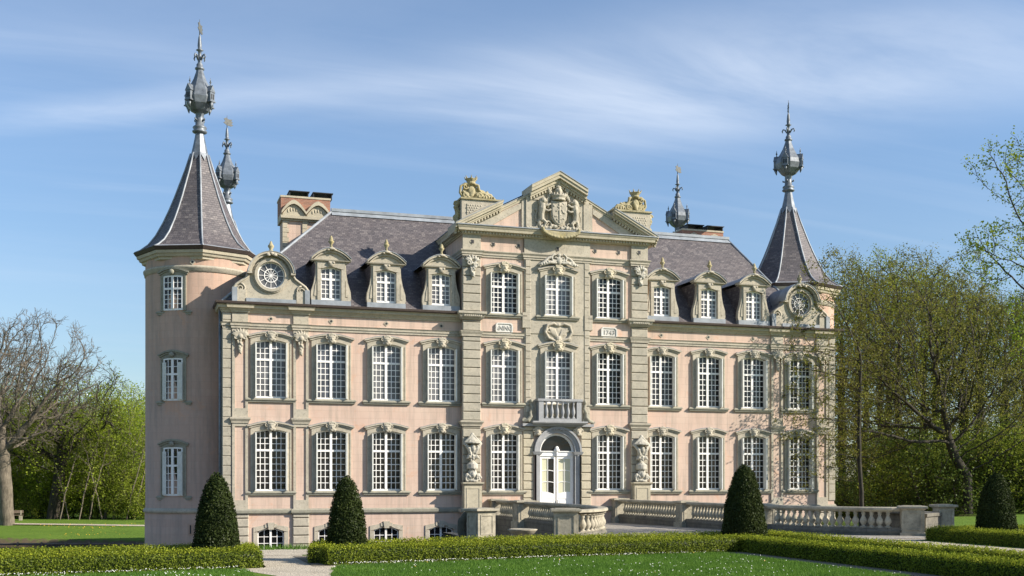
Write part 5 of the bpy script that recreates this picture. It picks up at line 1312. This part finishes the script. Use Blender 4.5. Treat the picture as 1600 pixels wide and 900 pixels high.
# ------------------------------------------------------------------ box hedges
def hedge(path, w_, h_, z, label, group, seed, dens=2500, name='box_hedge', lsize=.027, closed=False):
    rng = np.random.default_rng(seed); P = [Vector(p) for p in path]
    # skin: a ring every 0.3 m
    pts = []; 
    for a, b in zip(P, P[1:]):
        k = max(1, int((b-a).length/.3)); pts += [a+(b-a)*i/k for i in range(k)]
    pts.append(P[-1]); ring = [(-1, 0), (-1.02, .5), (-1, .9), (-.86, 1), (0, 1.02), (.86, 1), (1, .9), (1.02, .5), (1, 0)]
    V = []; F = []; n = len(pts); k = len(ring)
    for i, p in enumerate(pts):
        a = (pts[i]-pts[i-1]).normalized() if i else (pts[1]-pts[0]).normalized(); b = (pts[min(i+1, n-1)]-pts[i]); b = b.normalized() if b.length > 1e-6 else a
        na = Vector((a.y, -a.x)); nb = Vector((b.y, -b.x)); m_ = (na+nb).normalized(); m_ = m_/max(.5, m_.dot(na))
        for r, q in ring:
            j = 1+.07*noise.noise(Vector((p.x*1.1+seed, p.y*1.1, q*2))); V.append((p.x+m_.x*r*w_/2*j, p.y+m_.y*r*w_/2*j, z+q*h_*(1+.05*noise.noise(Vector((p.x*.8, p.y*.8+seed, r*2))))))
    for i in range(n-1):
        for q in range(k-1): F.append((i*k+q, (i+1)*k+q, (i+1)*k+q+1, i*k+q+1))
    for e in (0, n-1):
        for a_, b_ in ((0, 8), (1, 7), (2, 6)): 
            c_ = (e*k+a_, e*k+a_+1, e*k+b_-1, e*k+b_); F.append(c_ if e == 0 else c_[::-1])
    V = np.array(V); F = np.array(F); q = V[F]; c = q.mean(1)
    ar = .5*np.linalg.norm(np.cross(q[:, 2]-q[:, 0], q[:, 3]-q[:, 1]), axis=1); nr = np.cross(q[:, 2]-q[:, 0], q[:, 3]-q[:, 1]); nr /= np.linalg.norm(nr, axis=1, keepdims=True)+1e-9
    # make normals point away from the centre line
    mid = np.array([[p.x, p.y, z+h_*.45] for p in pts]); idx = np.minimum(np.arange(len(F))//(k-1), n-1); idx[-6:-3] = 1; idx[-3:] = max(0, n-2)
    sg = np.sign(np.sum(nr*(c-mid[idx]), axis=1)); nr *= sg[:, None]
    N_ = int(ar.sum()*dens); f = rng.choice(len(F), N_, p=ar/ar.sum()); u, v = rng.random((2, N_, 1))
    pos = (q[f, 0]*(1-u)+q[f, 1]*u)*(1-v)+(q[f, 3]*(1-u)+q[f, 2]*u)*v
    pos = pos+nr[f]*(rng.random((N_, 1))**2*.085-.03); up = pos[:, 2] > z+h_*.97; pos[up, 2] += rng.random(up.sum())**3*.08
    no = nr[f]+rng.normal(size=(N_, 3))*.75
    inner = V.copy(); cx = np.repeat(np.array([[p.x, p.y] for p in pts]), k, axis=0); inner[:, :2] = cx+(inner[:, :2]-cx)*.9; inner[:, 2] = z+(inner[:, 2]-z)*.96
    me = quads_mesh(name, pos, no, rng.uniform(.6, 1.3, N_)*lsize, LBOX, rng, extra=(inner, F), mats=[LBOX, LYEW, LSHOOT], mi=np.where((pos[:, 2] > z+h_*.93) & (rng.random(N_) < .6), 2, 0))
    o = bpy.data.objects.new(name, me); C.objects.link(o); return tag(o, label, 'hedge', group)
HG = 'clipped box hedges edging the parterre'
hh = .41
def yl(x): return -28.62+(x-4.5)*.1505
def yl2(x): return yl(x)+2.05
hedge([(-16, yl(-16)-.1), (-8, yl(-8)), (2.45, yl(2.45)-.05), (2.5, yl2(2.5)-.2), (-8, yl2(-8)-.2), (-16, yl2(-16)-.2)], .62, hh, G, 'box hedge on the left edged with daisies, its rounded end at the gravel path', HG, 11)
hedge([(16.95, -48), (16.95, -27.0), (4.35, yl(4.35))], .62, hh, G, 'front box hedge bordering the lawn, turning a corner below the tallest topiary', HG, 12)
hedge([(19.05, -48), (19.0, -24.7), (4.7, yl2(4.7)+.1), (4.35, yl(4.35)+.5)], .62, hh, G, 'second box hedge running parallel behind the front one, beside the gravel drive', HG, 13)
hedge([(26.4, -48), (26.4, -23.7), (44, -22.9)], .62, hh, G, 'shaded box hedge on the right of the drive, in front of the right topiary', HG, 14)
hedge([(28.7, -48), (28.7, -26.0), (44, -25.3)], .62, hh, G, 'inner box hedge behind the right topiary', HG, 15)

# ------------------------------------------------------------------ topiary cones
def topiary(x, y, h_, r, label, seed):
    rng = np.random.default_rng(seed); prof = [(.0, .97), (.08, 1.0), (.3, .90), (.5, .80), (.7, .63), (.84, .46), (.93, .31), (.98, .16), (1.0, .02)]
    zs = np.array([p[0] for p in prof]); rs = np.array([p[1] for p in prof])
    n = 32; m = 22; V = []; F = []
    for j in range(m+1):
        t = j/m; rr = np.interp(t, zs, rs)*r
        for i in range(n):
            a = 2*PI*i/n; d = 1+.07*noise.noise(Vector((math.cos(a)*1.6+seed, math.sin(a)*1.6, t*4))); V.append((math.cos(a)*rr*d, math.sin(a)*rr*d, t*h_))
    for j in range(m):
        for i in range(n): F.append((j*n+i, j*n+(i+1) % n, (j+1)*n+(i+1) % n, (j+1)*n+i))
    V = np.array(V); F = np.array(F); q = V[F]; cr_ = np.cross(q[:, 2]-q[:, 0], q[:, 3]-q[:, 1]); ar = .5*np.linalg.norm(cr_, axis=1)+1e-9; nr = cr_/(2*ar[:, None])
    N_ = int(ar.sum()*3600); f = rng.choice(len(F), N_, p=ar/ar.sum()); u, v = rng.random((2, N_, 1))
    pos = (q[f, 0]*(1-u)+q[f, 1]*u)*(1-v)+(q[f, 3]*(1-u)+q[f, 2]*u)*v+nr[f]*(rng.random((N_, 1))**2*.09-.02)
    no = nr[f]+rng.normal(size=(N_, 3))*.8
    me = quads_mesh('foliage', pos, no, rng.uniform(.5, 1.2, N_)*.034, LYEW, rng, asp=2.0, extra=(V*np.array([.95, .95, .985]), F))
    root = empty('topiary_cone', (x, y, G), label, 'topiary', 'yew cones clipped at the hedge corners')
    link('foliage', me, root, (x, y, G)); tk = MB().tube([(0,0,-.05), (0,0,.35)], [.09, .07], 8); obj('stem', tk, BARKD, root, (x, y, G))
topiary(1.82, -27.7, 2.25, .55, 'dark yew cone in front of the left tower corner', 1)
topiary(5.12, -27.4, 2.18, .51, 'slim dark yew cone in front of the second column of windows', 2)
topiary(17.85, -25.4, 2.55, .67, 'tallest yew cone, standing at the hedge corner before the right wing', 3)
topiary(27.8, -24.9, 2.35, .66, 'broad yew cone on the far right, beside the tree trunk', 4)

# ------------------------------------------------------------------ trees
from mathutils.kdtree import KDTree
def sca_tree(seed, trunk, lobes, step=.42, reach=3.2, kill=.85, r_tip=.014, pw=2.35, twig=2, twig_len=.55, bias=(0, 0, .06), wob=.20, tmax=160, rtrunk=None):
    """grow limbs towards points spread through the crown lobes; returns segments and twig tips"""
    rg = random.Random(seed); nodes = [Vector(p) for p in trunk]; par = [-1]+list(range(len(trunk)-1)); att = []
    for c, rad, n in lobes:
        k = 0
        while k < n:
            q = Vector((rg.uniform(-1, 1), rg.uniform(-1, 1), rg.uniform(-1, 1))); l = q.length
            if l > 1 or l < rg.random()*.5: continue
            if noise.noise(Vector((q.x*1.7+seed, q.y*1.7, q.z*1.7)))  < -.22: k += .25; continue
            att.append(Vector((c[0]+q.x*rad[0], c[1]+q.y*rad[1], c[2]+q.z*rad[2]))); k += 1
    bs = Vector(bias); near = [None]*len(att); nd = [1e9]*len(att)
    new = list(range(len(nodes)))
    for it in range(tmax):
        kd = KDTree(len(new)); [kd.insert(nodes[i], i) for i in new]; kd.balance()
        keep_a, keep_n, keep_d = [], [], []
        for a, n_, d in zip(att, near, nd):
            co, i, dist = kd.find(a)
            if dist < d: n_, d = i, dist
            if d > kill: keep_a.append(a); keep_n.append(n_); keep_d.append(d)
        att, near, nd = keep_a, keep_n, keep_d
        acc = {}
        lim = reach if it > 12 else 1e9
        for a, n_, d in zip(att, near, nd):
            if d < lim: acc.setdefault(n_, Vector((0, 0, 0))); acc[n_] += (a-nodes[n_]).normalized()
        new = []
        for n_, v in acc.items():
            w_ = Vector((rg.gauss(0, wob), rg.gauss(0, wob), rg.gauss(0, wob)))
            d = (v.normalized()+bs+w_).normalized()
            if par[n_] >= 0: d = (d+(nodes[n_]-nodes[par[n_]]).normalized()*.45).normalized()
            nodes.append(nodes[n_]+d*step); par.append(n_); new.append(len(nodes)-1)
        if not new or not att: break
    N_ = len(nodes); rr = [0.]*N_; ch = [0]*N_
    for i in range(N_-1, -1, -1):
        rr[i] = r_tip if ch[i] == 0 else rr[i]**(1/pw)
        if par[i] >= 0: rr[par[i]] += rr[i]**pw; ch[par[i]] += 1
    if rtrunk:
        k = rtrunk/rr[0]; rr = [max(r_tip*.8, q*(k if q > .1 else 1+(k-1)*q/.1)) for q in rr]
    segs, tips = [], []
    for i in range(1, N_): segs.append((nodes[par[i]], nodes[i], rr[par[i]] if rr[par[i]] < rr[i]*1.6 else rr[i]*1.25, rr[i]))
    for i in range(len(trunk), N_):
        if rr[i] < r_tip*3.2:
            d = (nodes[i]-nodes[par[i]]).normalized()
            for k in range(twig if ch[i] == 0 else max(1, twig-1)):
                q = (d+Vector((rg.gauss(0, .55), rg.gauss(0, .55), rg.gauss(0, .55)+.15))).normalized(); l = twig_len*rg.uniform(.6, 1.2)
                p1 = nodes[i]+q*l*.5; q2 = (q+Vector((rg.gauss(0, .3), rg.gauss(0, .3), rg.gauss(0, .3)+.2))).normalized(); p2 = p1+q2*l*.5
                segs += [(nodes[i], p1, r_tip*.8, r_tip*.6), (p1, p2, r_tip*.6, r_tip*.4)]; tips += [(p1, 1), (p2, 1)]
                if twig > 2: p3 = p1+(q+Vector((rg.gauss(0, .6), rg.gauss(0, .6), rg.gauss(0, .6)))).normalized()*l*.45; segs.append((p1, p3, r_tip*.55, r_tip*.4)); tips.append((p3, 1))
    return segs, tips
def segs_mesh(name, segs, mat, rmin=.012):
    P0 = np.array([s[0] for s in segs]); P1 = np.array([s[1] for s in segs]); r0 = np.maximum(rmin, np.array([s[2] for s in segs])); r1 = np.maximum(rmin, np.array([s[3] for s in segs]))
    out_v = []; out_f = []; base = 0
    big = r0 > .06
    for sel, k in ((big, 7), (~big, 3)):
        p0, p1, a0, a1 = P0[sel], P1[sel], r0[sel], r1[sel]
        if len(p0) == 0: continue
        d = p1-p0; d /= np.linalg.norm(d, axis=1, keepdims=True)+1e-9
        p0 = p0-d*a0[:, None]*.25; p1 = p1+d*a1[:, None]*.25
        ref = np.where(np.abs(d[:, 2:3]) < .9, np.array([[0, 0, 1.]]), np.array([[1., 0, 0]])); u = np.cross(d, ref); u /= np.linalg.norm(u, axis=1, keepdims=True); w_ = np.cross(d, u)
        an = 2*PI*np.arange(k)/k; c, s = np.cos(an)[None, :, None], np.sin(an)[None, :, None]
        off = u[:, None]*c+w_[:, None]*s; v = np.concatenate([p0[:, None]+off*a0[:, None, None], p1[:, None]+off*a1[:, None, None]], 1); m_ = len(p0)
        idx = np.arange(k); f = np.stack([idx, (idx+1) % k, (idx+1) % k+k, idx+k], 1)[None]+(np.arange(m_)*2*k)[:, None, None]+base
        out_v.append(v.reshape(-1, 3)); out_f.append(f.reshape(-1, 4)); base += m_*2*k
    v = np.concatenate(out_v); f = np.concatenate(out_f).astype(np.int32); nf = len(f); me = bpy.data.meshes.new(name)
    me.vertices.add(len(v)); me.vertices.foreach_set('co', v.reshape(-1).astype(np.float32)); me.loops.add(nf*4); me.loops.foreach_set('vertex_index', f.reshape(-1))
    me.polygons.add(nf); me.polygons.foreach_set('loop_start', np.arange(nf, dtype=np.int32)*4); me.polygons.foreach_set('loop_total', np.full(nf, 4, dtype=np.int32)); me.polygons.foreach_set('use_smooth', np.ones(nf, dtype=bool))
    me.materials.append(mat); me.update(calc_edges=True); return me
def leaves_mesh(name, tips, per, rad, size, mat, seed, frac=1.):
    rng = np.random.default_rng(seed); T = np.array([t[0] for t in tips]); 
    if frac < 1: T = T[rng.random(len(T)) < frac]
    c = np.repeat(T, per, axis=0); c = c+rng.normal(size=c.shape)*rad; n = len(c); no = rng.normal(size=(n, 3))+np.array([0, 0, .4])
    return quads_mesh(name, c, no, rng.uniform(.5, 1.3, n)*size, mat, rng)
PROTO = {}
def proto(key, per, rad, size, lmat, bark, frac=1., rmin=.006, **kw):
    segs, tips = sca_tree(**kw); zmax = max(s[1].z for s in segs)
    PROTO[key] = (segs_mesh('trunk', segs, bark, rmin), leaves_mesh('crown', tips, per, rad, size, lmat, kw['seed'], frac) if per else None, zmax)
def put(key, name, x, y, H, label, group=None, rz=0., wide=1., z=None, cat='tree', crown_mat=None):
    tm, cm, zm = PROTO[key]; s = H/zm
    if z is None: z = float(ground_h(np.array([float(x)]), np.array([float(y)]))[0])
    root = empty(name, (x, y, z), label, cat, group); root.rotation_euler = (0, 0, rz)
    for nm, me in (('trunk', tm), ('crown', cm)):
        if me is None: continue
        o = bpy.data.objects.new(nm, me); C.objects.link(o); o.parent = root; o.scale = (s*wide, s*wide, s)
        if nm == 'crown' and crown_mat is not None:
            o.material_slots[0].link = 'OBJECT'; o.material_slots[0].material = crown_mat
    return root
def stem(seed, pts, step=.5):
    rg = random.Random(seed); out = [Vector(pts[0])]
    for a, b in zip(pts, pts[1:]):
        a, b = Vector(a), Vector(b); k = max(1, int((b-a).length/step))
        for i in range(1, k+1): out.append(a+(b-a)*i/k+Vector((rg.gauss(0, .015), rg.gauss(0, .015), 0)))
    return out
IL = Vector((-math.cos(TH), math.sin(TH), 0))     # sideways across the view, towards the left
def sd(l, z, f=0.): q = IL*l+Vector((math.sin(TH), math.cos(TH), 0))*f; return (q.x, q.y, z)
proto('bare', 0, 0, 0, None, BARK, rmin=.012, seed=21, trunk=stem(1, [(0, 0, -.3), sd(.2, 3), sd(.5, 6.6)]), lobes=[(sd(-2.2, 12.6), (5.4, 5.2, 4.8), 1700), (sd(3.8, 12.0), (5.2, 5.0, 5.2), 1700), (sd(.5, 9.0), (7.2, 6, 3.2), 600)], step=.40, kill=.62, r_tip=.017, twig=3, twig_len=.75, bias=(0, 0, .12), rtrunk=.58)
proto('bare2', 3, .20, .085, LWOOD, BARKD, .35, rmin=.014, seed=35, trunk=stem(2, [(0, 0, -.3), sd(-.6, 3), sd(-.9, 5.5)]), lobes=[(sd(-2.5, 9.6), (4.2, 4.2, 4.2), 700), (sd(1.8, 8.8), (4.0, 4.2, 4.4), 600)], step=.45, kill=.8, r_tip=.020, twig=3, twig_len=.7, rtrunk=.48)
proto('wood_a', 11, .30, .09, LWOOD, BARK, seed=41, trunk=stem(3, [(0, 0, -.3), (.3, .1, 2.6)]), lobes=[((.4, 0, 8.5), (3.0, 3.0, 4.8), 420), ((-.6, .3, 4.2), (3.0, 3.0, 2.6), 200), ((1.2, -.8, 11.0), (1.8, 1.8, 2.4), 90)], step=.45, kill=.8, twig=2, twig_len=.6, rtrunk=.18)
proto('wood_b', 12, .32, .095, LBRIGHT, BARK, seed=47, trunk=stem(4, [(0, 0, -.3), (-.4, .2, 2.0)]), lobes=[((0, 0, 7.4), (3.6, 3.6, 4.2), 460), ((.8, .3, 3.2), (3.4, 3.4, 2.2), 240)], step=.45, kill=.8, twig=2, twig_len=.6, rtrunk=.16)
proto('tall', 7, .24, .09, LOLIVE, BARKD, seed=55, trunk=stem(5, [(0, 0, -.3), (.1, 0, 5), (.3, .1, 9)]), lobes=[((.2, 0, 13.5), (3.6, 3.6, 6.2), 620), ((1.6, .6, 18), (2.0, 2, 2.6), 110), ((-1.6, -.4, 16.5), (1.9, 1.9, 2.8), 110), ((0, 0, 6), (3.2, 3.2, 3.2), 160)], step=.45, kill=.8, twig=2, twig_len=.7, bias=(0, 0, .15), rtrunk=.26)
proto('bush', 9, .22, .08, LDARK, BARKD, seed=61, trunk=stem(6, [(0, 0, -.2), (0, 0, .5)]), lobes=[((0, 0, 2.4), (2.3, 2.3, 2.2), 420), ((1.0, .4, 3.8), (1.2, 1.2, 1.2), 90), ((-.6, 0, .9), (2.3, 2.3, .9), 130)], step=.3, kill=.5, twig=2, twig_len=.4)
proto('hero', 6, .11, .080, LOLIVE, BARKD, 1., rmin=.008, seed=73, trunk=stem(7, [(0, 0, -.3), sd(.1, 2.2), sd(.9, 3.6), sd(1.3, 4.8)]), lobes=[(sd(2.6, 9.4), (5.4, 4.6, 5.6), 1500), (sd(6.4, 6.4), (3.8, 3.2, 3.8), 560), (sd(9.0, 6.2, -2.5), (2.2, 1.6, 4.2), 170), (sd(-2.2, 7.0), (4.2, 4.0, 3.8), 480), (sd(4.6, 13.2), (2.2, 2.2, 2.2), 110), (sd(.4, 13.6), (2.0, 2.0, 2.4), 110)], step=.36, kill=.58, r_tip=.015, twig=2, twig_len=.5, bias=(0, 0, .08), rtrunk=.28)
proto('airy', 10, .13, .07, LBRIGHT, BARKD, rmin=.008, seed=82, trunk=stem(8, [(0, 0, -.3), sd(.3, 4), sd(.8, 7.5)]), lobes=[(sd(.5, 12.5), (3.6, 3.6, 5), 700), (sd(5.0, 11.4), (2.4, 1.8, 1.3), 170), (sd(4.2, 14.6), (1.3, 1.4, 2.0), 120), (sd(5.9, 14.9), (.8, .9, .8), 26), (sd(3.6, 8.6), (2.0, 2.0, 1.6), 120), (sd(2.0, 17.0), (2.0, 2, 1.6), 110)], step=.34, kill=.5, r_tip=.011, twig=2, twig_len=.45, bias=(0, 0, .04), rtrunk=.34)

def at(u, d):   # world point at picture column u (1600 wide) and depth d, used to lay the wood out
    l = d*(u-800)/1800.; return d*math.sin(TH)+l*math.cos(TH), CAMY+d*math.cos(TH)-l*math.sin(TH)
x, y = at(12, 92); put('bare', 'bare_tree', x, y, 17.3, 'huge bare tree with thick pale trunk at the left edge of the lawn', None, 0, 1.0)
x, y = at(80, 99); put('bare2', 'bare_tree', x, y, 14.0, 'half-bare tree with dark leaning trunk behind the huge bare tree', None, 0, 1.05)
x, y = at(-60, 104); put('bare', 'bare_tree', x, y, 16.5, 'bare tree standing deeper in the wood at the far left', None, 3.6, 1.0)
rr = random.Random(77)
def nth(k): return str(k)+('th' if 10 < k % 100 < 14 else {1: 'st', 2: 'nd', 3: 'rd'}.get(k % 10, 'th'))
WG = 'trees of the spring wood beyond the left lawn'
for i in range(36):
    u = -110+(i % 18)*21+rr.uniform(-5, 5); d = (103, 118)[i//18]+rr.uniform(-3, 5); x, y = at(u, d); k = rr.random() < .5
    put('wood_b' if k else 'wood_a', 'wood_tree', x, y, rr.uniform(10.5, 13.2)*(1.08 if i > 17 else .92), ('bright green' if k else 'olive green')+' tree, '+nth(i % 18+1)+(' from the left in the front row' if i < 18 else ' from the left in the back row')+' of the left wood', WG, rr.uniform(0, 6), rr.uniform(.95, 1.25))
for i in range(20):
    u = -60+i*16+rr.uniform(-5, 5); x, y = at(u, 99.5+rr.uniform(0, 3)); k = i % 2
    put('bush', 'shrub', x, y, rr.uniform(3.0, 5.5), ('olive' if k else 'fresh green')+' shrub, '+nth(i+1)+' from the left along the foot of the left wood', 'shrubs along the foot of the left wood', rr.uniform(0, 6), 1.1, cat='shrub', crown_mat=LWOOD if k else LBRIGHT)
proto('slender', 8, .12, .068, LOLIVE, BARKD, 1., rmin=.010, seed=97, trunk=stem(10, [(0, 0, -.3), sd(.2, 4), sd(.1, 8.5)]), lobes=[(sd(1.5, 8.0), (2.7, 1.7, 6.2), 620), (sd(2.9, 5.0, -.3), (1.4, 1.2, 3.8), 200)], step=.34, kill=.55, r_tip=.010, twig=2, twig_len=.45, bias=(0, 0, .08), rtrunk=.13)
x, y = at(1348, 65); put('slender', 'young_tree', x, y, 15.2, 'slender budding young tree whose twigs cross the right end of the facade', None, 0, 1.0, z=G-.1)
proto('sapling', 3, .22, .085, LWOOD, BARK, seed=91, trunk=stem(9, [(0, 0, -.3), (.5, 0, 2.5), (1.2, .2, 5.0)]), lobes=[((1.6, .2, 7.0), (1.3, 1.3, 2.6), 90)], step=.4, kill=.7, twig=2, twig_len=.5, rtrunk=.11)
for i, u in enumerate((92, 108, 126, 139, 158, 176, 196, 211)):
    x, y = at(u+rr.uniform(-3, 3), 98+rr.uniform(-.8, 1)); put('sapling', 'sapling', x, y, rr.uniform(6.0, 8.5), 'pale leaning sapling, '+nth(i+1)+' from the left at the edge of the left wood', 'pale saplings at the edge of the left wood', (0, 2.8, .4, 5.8, 3.3, .1, 6.1, .3)[i])
x, y = at(1514, 71); put('hero', 'park_tree', x, y, 16.2, 'wide olive-budding tree with dark crooked trunk behind the right topiary', None, 0, 1.0, z=G)
x, y = at(1775, 44); put('airy', 'park_tree', x, y, 17.6, 'airy bright green tree reaching in from the right edge, against the sky', None, 0, 1.0, z=G)
RG = 'tall trees of the wood behind the chateau on the right'
for i in range(24):
    u = 1318+(i % 12)*31+rr.uniform(-7, 7); d = (86, 104)[i//12]+rr.uniform(-3, 5); x, y = at(u, d)
    put('tall', 'tall_tree', x, y, (20.0 if i < 12 else 22.5)*rr.uniform(.86, 1.05)*(.88 if u > 1500 else 1), 'tall spring tree, '+nth(i % 12+1)+' from the right tower in the '+('front' if i < 12 else 'back')+' row', RG, rr.uniform(0, 6), rr.uniform(1.0, 1.25), crown_mat=LWOOD if i % 3 == 0 else None)
for i in range(30):
    u = 1318+(i % 15)*26+rr.uniform(-6, 6); d = 74+(i//15)*9+rr.uniform(-2, 3); x, y = at(u, d)
    put('bush', 'shrub', x, y, rr.uniform(3.6, 6.5), 'dark understorey shrub, '+nth(i % 15+1)+' from the right tower in the '+('nearer' if i < 15 else 'farther')+' row', 'understorey shrubs behind the bridge end', rr.uniform(0, 6), 1.15, cat='shrub', crown_mat=LWOOD if i % 4 == 0 else None)

# ------------------------------------------------------------------ bench far left
bx_, by_ = at(14, 96); bz = float(ground_h(np.array([bx_]), np.array([by_]))[0]); root = empty('park_bench', (bx_, by_, bz), 'small wooden bench beneath the huge bare tree', 'bench')
obj('seat', MB().box(-1.1, 1.1, -.22, .22, .42, .47), WOOD, root, (bx_, by_, bz)); obj('backrest', MB().box(-1.1, 1.1, .22, .26, .6, .85), WOOD, root, (bx_, by_, bz))
for s in (-1, 1): obj('leg', MB().box(s*.9-.12, s*.9+.12, -.2, .26, 0, .42).box(s*.9-.04, s*.9+.04, .2, .25, .42, .84), WEATH, root, (bx_, by_, bz))

# ------------------------------------------------------------------ turf, daisies, bank tufts
rng = np.random.default_rng(5)
def blades(name, pos, h0, h1, wd, mat):
    n = len(pos); a = rng.uniform(0, 2*PI, n); h_ = rng.uniform(h0, h1, n)
    t = np.stack([np.cos(a), np.sin(a), 0*a], 1)*wd; ln = rng.normal(size=(n, 3))*.35; ln[:, 2] = 1; tip = pos+ln*h_[:, None]
    mid = (pos+tip)/2+t*.0; v = np.stack([pos-t, pos+t, mid*.4+tip*.6+t*.4, tip], 1).reshape(-1, 3); me = bpy.data.meshes.new(name)
    me.vertices.add(len(v)); me.vertices.foreach_set('co', v.reshape(-1).astype(np.float32)); me.loops.add(n*4); me.loops.foreach_set('vertex_index', np.arange(n*4, dtype=np.int32))
    me.polygons.add(n); me.polygons.foreach_set('loop_start', np.arange(n, dtype=np.int32)*4); me.polygons.foreach_set('loop_total', np.full(n, 4, dtype=np.int32))
    me.materials.append(mat); me.update(calc_edges=True); o = bpy.data.objects.new(name, me); C.objects.link(o); o['kind'] = 'stuff'; return o
def scatter(n, x0, x1, y0, y1, test):
    p = np.stack([rng.uniform(x0, x1, n), rng.uniform(y0, y1, n), np.full(n, G)], 1); return p[test(p)]
def lawn1(p): x, y = p[:, 0], p[:, 1]; return (y < yl(x)-.50+.06*np.sin(x*5)) & (x < 16.0) & (x > 4.55+(y+29)*.18+.08*np.sin(y*4))
def lawn2(p): x, y = p[:, 0], p[:, 1]; return (y < yl(x)-.50+.06*np.sin(x*5)) & (x < 2.15-(y+29.3)*.3+.07*np.sin(y*5))
pa = scatter(150000, 4, 16.2, -36, -26, lawn1); pb = scatter(90000, -14, 2.4, -34, -28.5, lawn2)
tag_ = lambda o, l, c: (o.__setitem__('label', l), o.__setitem__('category', c))
tag_(blades('lawn_turf', np.concatenate([pa, pb]), .03, .08, .006, LGRASS), 'short mown turf in front of the hedges', 'grass')
bank = np.stack([rng.uniform(-14, 14, 9000), -21.9+rng.normal(size=9000)*.18, np.full(9000, G)], 1)
tag_(blades('bank_grass', bank, .06, .20, .010, LGRASS), 'ragged grass along the top of the moat bank', 'grass')
DAISY = m_plain('daisy_petals', (.75, .75, .70), .7, var=.05); DANDE = m_plain('dandelion_yellow', (.75, .42, .02), .7, var=.1)
def flowers(name, pos, size, mat, lab):
    n = len(pos); pos = pos.copy(); pos[:, 2] += rng.uniform(.05, .09, n); me = quads_mesh(name, pos, np.tile([[.15, -.5, .7]], (n, 1))+rng.normal(size=(n, 3))*.2, rng.uniform(.7, 1.2, n)*size, mat, rng, asp=1.)
    o = bpy.data.objects.new(name, me); C.objects.link(o); o['kind'] = 'stuff'; tag_(o, lab, 'flowers')
cl = lambda p: np.array([noise.noise(Vector((a[0]*.9, a[1]*.9, 3.3))) for a in p]) > .05
d1 = scatter(950, 4, 16.2, -36, -26, lawn1); d2 = scatter(1700, -14, 2.4, -34, -28.6, lawn2); dd = np.concatenate([d1, d2]); dd = dd[cl(dd)]
edge = np.stack([rng.uniform(4.5, 16, 500), np.zeros(500), np.full(500, G)], 1); edge[:, 1] = yl(edge[:, 0])-.50+rng.normal(size=500)*.06
edge2 = np.stack([rng.uniform(-12, 2.2, 420), np.zeros(420), np.full(420, G)], 1); edge2[:, 1] = yl(edge2[:, 0])-.50+rng.normal(size=420)*.08
flowers('daisies', np.concatenate([dd, edge, edge2]), .022, DAISY, 'white daisies scattered over the lawn edge')
flowers('dandelions', dd[rng.random(len(dd)) < .03], .035, DANDE, 'yellow dandelions dotted on the lawn')
fx = rng.uniform(-18, 4, 420); fy = rng.uniform(33, 42, 420); fz = ground_h(fx, fy); keep = np.array([noise.noise(Vector((a*.15, b*.15, 1))) for a, b in zip(fx, fy)]) > 0
flowers('meadow_dandelions', np.stack([fx, fy, fz], 1)[keep], .06, DANDE, 'yellow dandelions on the far lawn beyond the moat')
# timber edging of the far moat bank
m = MB(); xs_ = np.arange(-22.6, 9, 1.6)
for i, (a_, b_) in enumerate(zip(xs_, xs_[1:])):
    ya, yb_ = 28.45-.32*a_, 28.45-.32*b_
    m.tube([(a_+.05, ya, WZ+.16), (b_-.05, yb_, WZ+.16)], .09, 6); m.tube([(a_, ya-.1, WZ-.3), (a_, ya-.1, WZ+.32)], .06, 6)
tag(obj('timber_edging', m, WOOD), 'dark timber edging along the far bank of the moat', 'edging')
